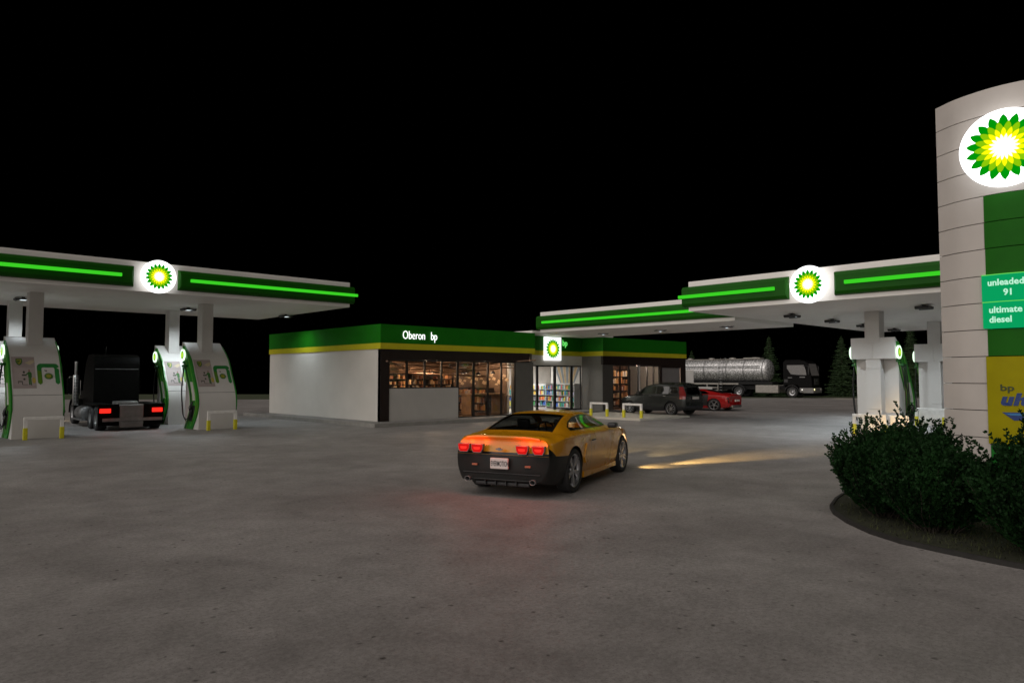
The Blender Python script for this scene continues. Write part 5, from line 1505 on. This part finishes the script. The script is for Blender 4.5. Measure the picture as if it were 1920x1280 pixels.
# ================= black semi tractor, seen from behind
def make_tractor():
    root = empty('semi_truck')       # +x forward, origin below the rearmost point, centre line
    M_tr = mat('truck_black', (.004, .004, .0035), .42, var=.4, scale=9, bump=.05, bscale=60, spec=.06)
    M_trc = mat('truck_chrome', (.40, .39, .38), .30, .9, var=.15, scale=10)
    mb = MB()
    for y in (-.42, .42): mb.box(.1, 6.3, y-.06, y+.06, .62, .86)
    for x in (.4, 1.7, 3.0, 4.6): mb.box(x, x+.15, -.36, .36, .64, .84)
    mb.build('frame', M_dark, root)
    # sleeper and cab
    mb = MB(); mb.prism([(3.05, .80), (3.05, 2.55), (3.16, 2.84), (3.5, 2.93), (4.3, 2.90), (4.75, 2.60), (5.05, 2.05), (5.25, 1.55), (5.25, .62), (3.6, .62)], -.93, .74, 'y')
    bm = bmesh.new(); V = [bm.verts.new(v) for v in mb.v]; [bm.faces.new([V[i] for i in f]) for f in mb.f]
    bmesh.ops.recalc_face_normals(bm, faces=bm.faces[:]); bmesh.ops.bevel(bm, geom=bm.edges[:], offset=.07, segments=3, profile=.5, affect='EDGES')
    for s in (1, -1):
        take(bm, cut(bm, [(4.15, 1.62), (4.15, 2.25), (4.62, 2.25), (4.95, 1.75), (4.95, 1.62)], 'y', side(s, 1)), 'side_window', M_cglass2, root, .004)
    take(bm, cut(bm, [(-.85, 1.62), (-.80, 2.45), (.80, 2.45), (.85, 1.62)], 'x', lambda f: f.normal.x > .3 and f.calc_center_median().x > 4.3), 'windscreen', M_cglass2, root, .004)
    finish(bm, 'cab', M_tr, root, 30)
    mb = MB(); mb.box(3.035, 3.06, -.88, .70, 2.30, 2.325); mb.build('cab_trim', M_alloyd, root)
    mb = MB(); mb.tube([(3.8, .2, 2.9), (3.72, .2, 3.25)], .008, 5); mb.build('antenna', M_blackp, root)
    mb = MB(); mb.prism([(5.2, .65), (5.2, 1.52), (6.5, 1.36), (6.72, 1.2), (6.75, .6)], -.62, .62, 'y'); mb.build('hood', M_tr, root, smooth_angle=40)
    for s in (1, -1):
        # front fender
        mb = MB(); n = 12; vs = []
        for k in range(n+1):
            a = PI*k/n; vs += [(5.75+.62*math.cos(a), s*.64, .46+.60*math.sin(a)), (5.75+.62*math.cos(a), s*1.08, .46+.60*math.sin(a)), (5.75+.60*math.cos(a), s*1.08, .46+.57*math.sin(a))]
        mb.add(vs, [(3*i, 3*i+1, 3*i+4, 3*i+3) for i in range(n)] + [(3*i+1, 3*i+2, 3*i+5, 3*i+4) for i in range(n)]); mb.build('front_fender', M_tr, root)
        # exhaust stack with drilled heat shield
        if s > 0:
            mb = MB(); mb.M = Matrix.Translation((3.80, s*1.24, 0)); mb.lathe([(.06, .85), (.06, 2.55), (.065, 2.62), (.045, 2.60), (.045, 2.4)], 16)
            st = mb.build('exhaust_stack', M_trc, root)
            mb = MB(); mb.M = Matrix.Translation((3.80, s*1.24, 0)); mb.lathe([(.10, .85), (.115, .87), (.115, 2.05), (.10, 2.07)], 18); mb.build('heat_shield', M_trc, st)
            hm = MB()
            for i in range(9):
                for k in (-1, 0, 1):
                    a = PI+(.5*k if s > 0 else .5*k)
                    hm.M = Matrix.Translation((3.80, s*1.24, 1.0+i*.125)) @ Matrix.Rotation(a, 4, 'Z') @ Matrix.Translation((.116, 0, 0)); hm.lathe([(.018, .001), (.001, .0015)], 8, 'x')
            hm.build('shield_holes', M_dark, st)
        # mirror on bracket
        mb = MB(); mb.box(4.86, 4.90, min(s*1.22, s*1.40), max(s*1.22, s*1.40), 1.30, 1.95, .02); mi = mb.build('mirror', M_tr, root)
        mb = MB(); mb.tube([(4.9, s*.95, 1.98), (4.88, s*1.31, 2.0), (4.88, s*1.31, 1.25), (4.9, s*.95, 1.25)], .012, 6); mb.build('mirror_bracket', M_trc, mi)
        # tank and step
        mb = MB(); mb.M = Matrix.Translation((3.3, s*.86, .52)); mb.lathe([(.001, 0), (.27, .005), (.29, .03), (.29, 1.3), (.27, 1.33), (.001, 1.335)], 24, 'x'); mb.build('fuel_tank', M_alloyd, root)
        mb = MB(); mb.box(3.0, 5.2, min(s*.98, s*1.16), max(s*.98, s*1.16), .24, .29, .01); mb.build('step', M_alloyd, root)
        mb = MB(); mb.tube([(4.05, s*1.03, 1.25), (4.05, s*1.03, 1.85)], .018, 6); mb.build('grab_handle', M_trc, root)
        # rear quarter: mudguard with lamp
        mb = MB(); mb.box(.02, .10, min(s*.42, s*1.12), max(s*.42, s*1.12), .18, .98, .015); mb.box(.10, 2.6, min(s*.60, s*1.13), max(s*.60, s*1.13), .93, .98, .015)
        mb.build('mudguard', M_tr, root)
        mb = MB(); mb.box(0.0, .022, min(s*.70, s*1.07), max(s*.70, s*1.07), .66, .82, .01); mb.build('tail_lamp', M_red_l, root)
        lamp('tail_light_glow', 'POINT', (-.15, s*.85, .70), 1.0, (1, .06, .03), .06, parent=root)
        for x in (.62, 1.72): make_wheel(root, x, s*.93, .44, .34, .27, ('dish',), s, rim=M_alloyd); 
        make_wheel(root, 5.75, s*.92, .45, .27, .28, ('dish',), s)
        lamp('headlight_beam', 'SPOT', (6.85, s*.8, .75), 160, (1, .8, .5), .05, aim=(1, 0, -.22), spot=60, blend=.7, parent=root)
        mb = MB(); mb.M = Matrix.Translation((6.7, s*.82, .78)); mb.lathe([(.001, .1), (.10, .1), (.12, 0)], 16, 'x'); mb.build('head_lamp', emit('truck_head_glow', (1, .85, .6), 5) if s > 0 else bpy.data.materials['truck_head_glow'], root)
    M_deck = mat('truck_deck_steel', (.26, .25, .24), .5, .4, var=.2, scale=5)
    mb = MB(); mb.box(.0, .03, -.40, .40, .10, .93, .015); mb.box(.03, .45, -.40, .40, .90, .94, .01); mb.build('centre_flap', M_deck, root)
    mb = MB(); mb.box(-.03, .0, -1.06, .98, .34, .46, .01); mb.build('bumper_bar', M_deck, root)
    mb = MB(); mb.box(.5, 2.6, -.62, .62, .86, .885); mb.prism([(.55, .86), (.62, 1.03), (1.5, 1.03), (1.65, .86)], -.36, .36, 'y'); mb.build('deck_plate', M_deck, root)
    mb = MB(); mb.M = Matrix.Translation((1.1, 0, 1.03)); mb.lathe([(.001, .03), (.40, .03), (.45, 0)], 24); mb.build('coupling_plate', M_trc, root)
    return root
tr = make_tractor(); tr.location = (8.17, 29.45, 0); tr.rotation_euler = (0, 0, R(87))
tag(tr, 'black semi truck tractor with lit red tail lamps between the fuel pumps', 'truck')

# ================= silver road tanker
def make_tanker():
    root = empty('tanker_truck')       # +x forward, origin under the front axle centre
    M_tank = mat('tank_polished', (.60, .57, .54), .25, .6, var=.85, scale=8, bump=1.0, bscale=30, dark_fleck=(.10, .095, .09))  # dark and light flecks in the colour stand in for broken reflections
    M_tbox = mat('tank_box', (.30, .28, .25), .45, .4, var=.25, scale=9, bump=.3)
    M_cab = mat('tanker_cab_black', (.004, .004, .004), .4, var=.3, scale=8, spec=.08)
    L0, L1 = -14.2, -2.75
    mb = MB(); mb.M = Matrix.Translation((0, 0, 2.62))
    prof = []; r = 1.12
    for k in range(9):
        a = PI/2*k/8; prof.append((max(.001, r*math.sin(a)), L1+.55-.55*(1-math.cos(a)) if 0 else L1+.55*math.cos(a)))
    prof = [(max(.001, r*math.sin(PI/2*k/8)), L1+.55*math.cos(PI/2*k/8)) for k in range(9)]
    prof += [(r, L0)] + [(max(.001, r*math.cos(PI/2*k/6)), L0-.4*math.sin(PI/2*k/6)) for k in range(1, 7)]
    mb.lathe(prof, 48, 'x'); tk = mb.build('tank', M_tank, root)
    for x in (-2.9, -4.8, -6.6, -9.0, -11.4, -13.2):
        mb = MB(); mb.M = Matrix.Translation((0, 0, 2.62)); mb.lathe([(r+.0, x-.04), (r+.018, x-.04), (r+.018, x+.04), (r, x+.04)], 48, 'x'); mb.build('tank_band', M_alloyd, tk)
    mb = MB(); mb.box(-13.0, -3.2, -.42, .42, 3.72, 3.80, .02)
    mb.build('catwalk', M_tbox, tk)
    for x in (-4.0, -6.3, -8.6, -11):
        mb = MB(); mb.M = Matrix.Translation((x, 0, 3.80)); mb.lathe([(.001, .14), (.26, .14), (.30, .10), (.30, 0)], 20); mb.build('hatch', M_tbox, tk)
    mb = MB(); mb.box(-5.0, -3.3, -.5, .5, 3.78, 3.90, .03); mb.build('vent_cover', M_tbox, tk)
    for s in (1, -1):
        mb = MB(); mb.box(-13.2, -3.1, min(s*1.08, s*1.16), max(s*1.08, s*1.16), 3.02, 3.08); mb.box(-13.2, -3.1, min(s*1.05, s*1.20), max(s*1.05, s*1.20), 2.86, 2.90); mb.build('side_trim', M_alloyd, tk)
        mb = MB()
        for x in (-7.35, -6.95): mb.tube([(x, s*1.24, .55), (x, s*1.24, 3.1), (x, s*.6, 3.95)], .025, 6)
        for i in range(9): mb.tube([(-7.35, s*1.24, .65+i*.28), (-6.95, s*1.24, .65+i*.28)], .018, 6)
        mb.build('ladder', M_alloy, root)
        mb = MB()
        mb.box(-12.6, -5.3, min(s*1.05, s*1.12), max(s*1.05, s*1.12), 1.22, 1.36)
        mb.box(-12.6, -7.4, min(s*1.05, s*1.12), max(s*1.05, s*1.12), .55, .66)
        for x in (-12.6, -11.3, -10.0, -8.7, -7.5): mb.box(x, x+.12, min(s*1.05, s*1.12), max(s*1.05, s*1.12), .66, 1.22)
        mb.box(-12.5, -7.5, min(s*.98, s*1.04), max(s*.98, s*1.04), .86, .94)
        mb.build('side_guard', M_tbox, root)
        mb = MB(); mb.box(-3.55, -1.30, min(s*.72, s*1.18), max(s*.72, s*1.18), .42, 1.18, .05); mb.build('fuel_tank', M_tbox, root)
        # cab wheels, drive wheels, trailer wheels
        make_wheel(root, 0, s*1.0, .52, .30, .30, ('dish',), s); make_wheel(root, -5.25, s*.95, .52, .45, .30, ('dish',), s)
        for x in (-10.6, -11.9): make_wheel(root, x, s*.95, .50, .45, .30, ('dish',), s)
        for cx in (0, -5.25):
            mb = MB(); n = 12; vs = []
            for k in range(n+1):
                a = PI*(.02+.96*k/n); vs += [(cx+.68*math.cos(a), s*.70, .55+.66*math.sin(a)), (cx+.68*math.cos(a), s*1.22, .55+.66*math.sin(a)), (cx+.64*math.cos(a), s*1.22, .55+.61*math.sin(a))]
            mb.add(vs, [(3*i, 3*i+1, 3*i+4, 3*i+3) for i in range(n)] + [(3*i+1, 3*i+2, 3*i+5, 3*i+4) for i in range(n)]); mb.build('mudguard', M_blackp, root)
    mb = MB(); mb.box(-13.2, .9, -.45, .45, .75, 1.15); mb.box(-13, -2, -.8, .8, 1.25, 1.5); mb.build('chassis', M_dark, root)
    # cab
    mb = MB(); mb.prism([(-.78, 1.0), (-.78, 3.35), (-.65, 3.50), (1.15, 3.50), (1.50, 3.28), (1.80, 2.10), (1.86, 1.30), (1.86, .95), (.72, .95), (.6, 1.22), (-.6, 1.22), (-.66, 1.0)], -1.22, 1.22, 'y')
    bm = bmesh.new(); V = [bm.verts.new(v) for v in mb.v]; [bm.faces.new([V[i] for i in f]) for f in mb.f]
    bmesh.ops.recalc_face_normals(bm, faces=bm.faces[:]); bmesh.ops.bevel(bm, geom=[e for e in bm.edges], offset=.05, segments=2, profile=.5, affect='EDGES')
    bmesh.ops.triangulate(bm, faces=[f for f in bm.faces if len(f.verts) > 4])
    M_cabgl = mat('cab_window', (.17, .165, .16), .5, .0, var=.6, scale=30)
    for s in (1, -1):
        take(bm, cut(bm, [(-.42, 2.28), (-.42, 3.10), (1.15, 3.10), (1.32, 2.62), (1.38, 2.15), (.5, 2.18)], 'y', side(s, 1)), 'side_window', M_cabgl, root, .006)
    take(bm, cut(bm, [(-1.08, 2.10), (-1.02, 3.22), (1.02, 3.22), (1.08, 2.10)], 'x', lambda f: f.normal.x > .3 and f.calc_center_median().x > 1.2), 'windscreen', M_cabgl, root, .006)
    finish(bm, 'cab', M_cab, root, 30)
    mb = MB(); mb.box(-.7, .85, -1.0, 1.0, 3.50, 3.60, .04); mb.build('roof_cap', M_cab, root)
    mb = MB(); mb.box(1.865, 1.90, -.62, .62, 1.22, 1.86, .01); gr = mb.build('grille', M_blackp, root)
    for i in range(4):
        mb = MB(); mb.box(1.90, 1.915, -.56, .56, 1.30+i*.14, 1.34+i*.14); mb.build('grille_bar', M_alloyd, gr)
    mb = MB(); mb.box(1.90, 1.92, -.12, .12, 1.56, 1.76, .01); mb.build('badge', M_alloy, gr)
    mb = MB(); mb.box(1.05, 2.0, -1.25, 1.25, .45, .94, .05); mb.box(.74, 1.10, -1.24, 1.24, .52, .94, .02); mb.build('bumper', mat('cab_bumper', (.16, .155, .15), .45, var=.2), root)
    for s in (1, -1):
        mb = MB(); mb.box(1.94, 2.02, s*.92-.20, s*.92+.20, .68, .86, .02); hl = mb.build('head_lamp', mat('unlit_lamp', (.55, .55, .50), .2, .3), root)
        if s < 0:
            mb = MB(); mb.M = Matrix.Translation((1.98, -1.02, .80)); mb.lathe([(.001, .06), (.07, .05), (.09, -.02)], 16, 'x'); mb.build('lamp_bulb', emit('tanker_lamp_glow', (1, .82, .35), 4.0), hl)
            mb = MB(); mb.M = Matrix.Translation((.98, -1.27, .78)); mb.lathe([(.001, -.03), (.05, -.02), (.05, .02)], 12, 'y'); mb.build('marker_lamp', emit('marker_glow', (1, .95, .85), 1.6), root)
        mb = MB(); mb.box(1.60, 1.70, min(s*1.30, s*1.48), max(s*1.30, s*1.48), 2.2, 2.95, .03); mi = mb.build('mirror', M_blackp, root)
        mb = MB(); mb.tube([(1.0, s*1.2, 3.0), (1.65, s*1.39, 3.02), (1.65, s*1.39, 2.15)], .02, 6); mb.build('mirror_arm', M_blackp, mi)
        mb = MB(); mb.box(-.35, .05, min(s*1.225, s*1.235), max(s*1.225, s*1.235), 1.88, 1.94); mb.box(.75, 1.25, min(s*1.225, s*1.235), max(s*1.225, s*1.235), 1.92, 2.0); mb.build('cab_lettering_plate', M_alloyd, root)
        mb = MB(); mb.box(-.7, -.35, min(s*1.22, s*1.25), max(s*1.22, s*1.25), 1.45, 1.75, .01); mb.build('air_intake', M_blackp, root)
    lamp('headlight_beam', 'SPOT', (2.1, -1.0, .80), 500, (1, .88, .6), .05, aim=(1, 0, -.12), spot=50, blend=.8, parent=root)
    return root
tk = make_tanker()
x, y = fu(68.2, (1485-960)/1340*68.2)
TA = R(-84)
lx, ly = 0, -1.0
c_, s_ = math.cos(TA), math.sin(TA)
tk.location = (x-(c_*lx-s_*ly), y-(s_*lx+c_*ly), 0); tk.rotation_euler = (0, 0, TA)
tag(tk, 'black-cabbed road tanker with polished silver tank beyond the shop', 'tanker truck')
# white cabinet (pump unit) standing before the tanker, by the shop corner
cb = empty('service_cabinet', (46.6, 29.2, 0), R(-45)); tag(cb, 'white service cabinet with two glazed doors left of the tank, by the shop corner', 'cabinet')
mb = MB(); mb.box(-1.1, 1.0, -.5, .5, 0, 1.25, .02); mb.build('cabinet_base', M_white, cb)
mb = MB(); mb.box(-1.1, -.35, -.45, .45, 1.55, 2.5, .02); mb.box(-1.0, -.5, -.2, .2, 1.25, 1.55); mb.build('cabinet_head', M_white, cb)
for x in (-.55, .45):
    mb = MB(); mb.box(x-.22, x+.22, -.515, -.50, .25, .95); d = mb.build('door', mat('cabinet_door', (.15, .22, .24), .3, var=.5, scale=6) if x < 0 else bpy.data.materials['cabinet_door'], cb)
mb = MB(); mb.box(-.95, -.45, -.515, -.50, 1.08, 1.14); mb.build('label_strip', M_black, cb)
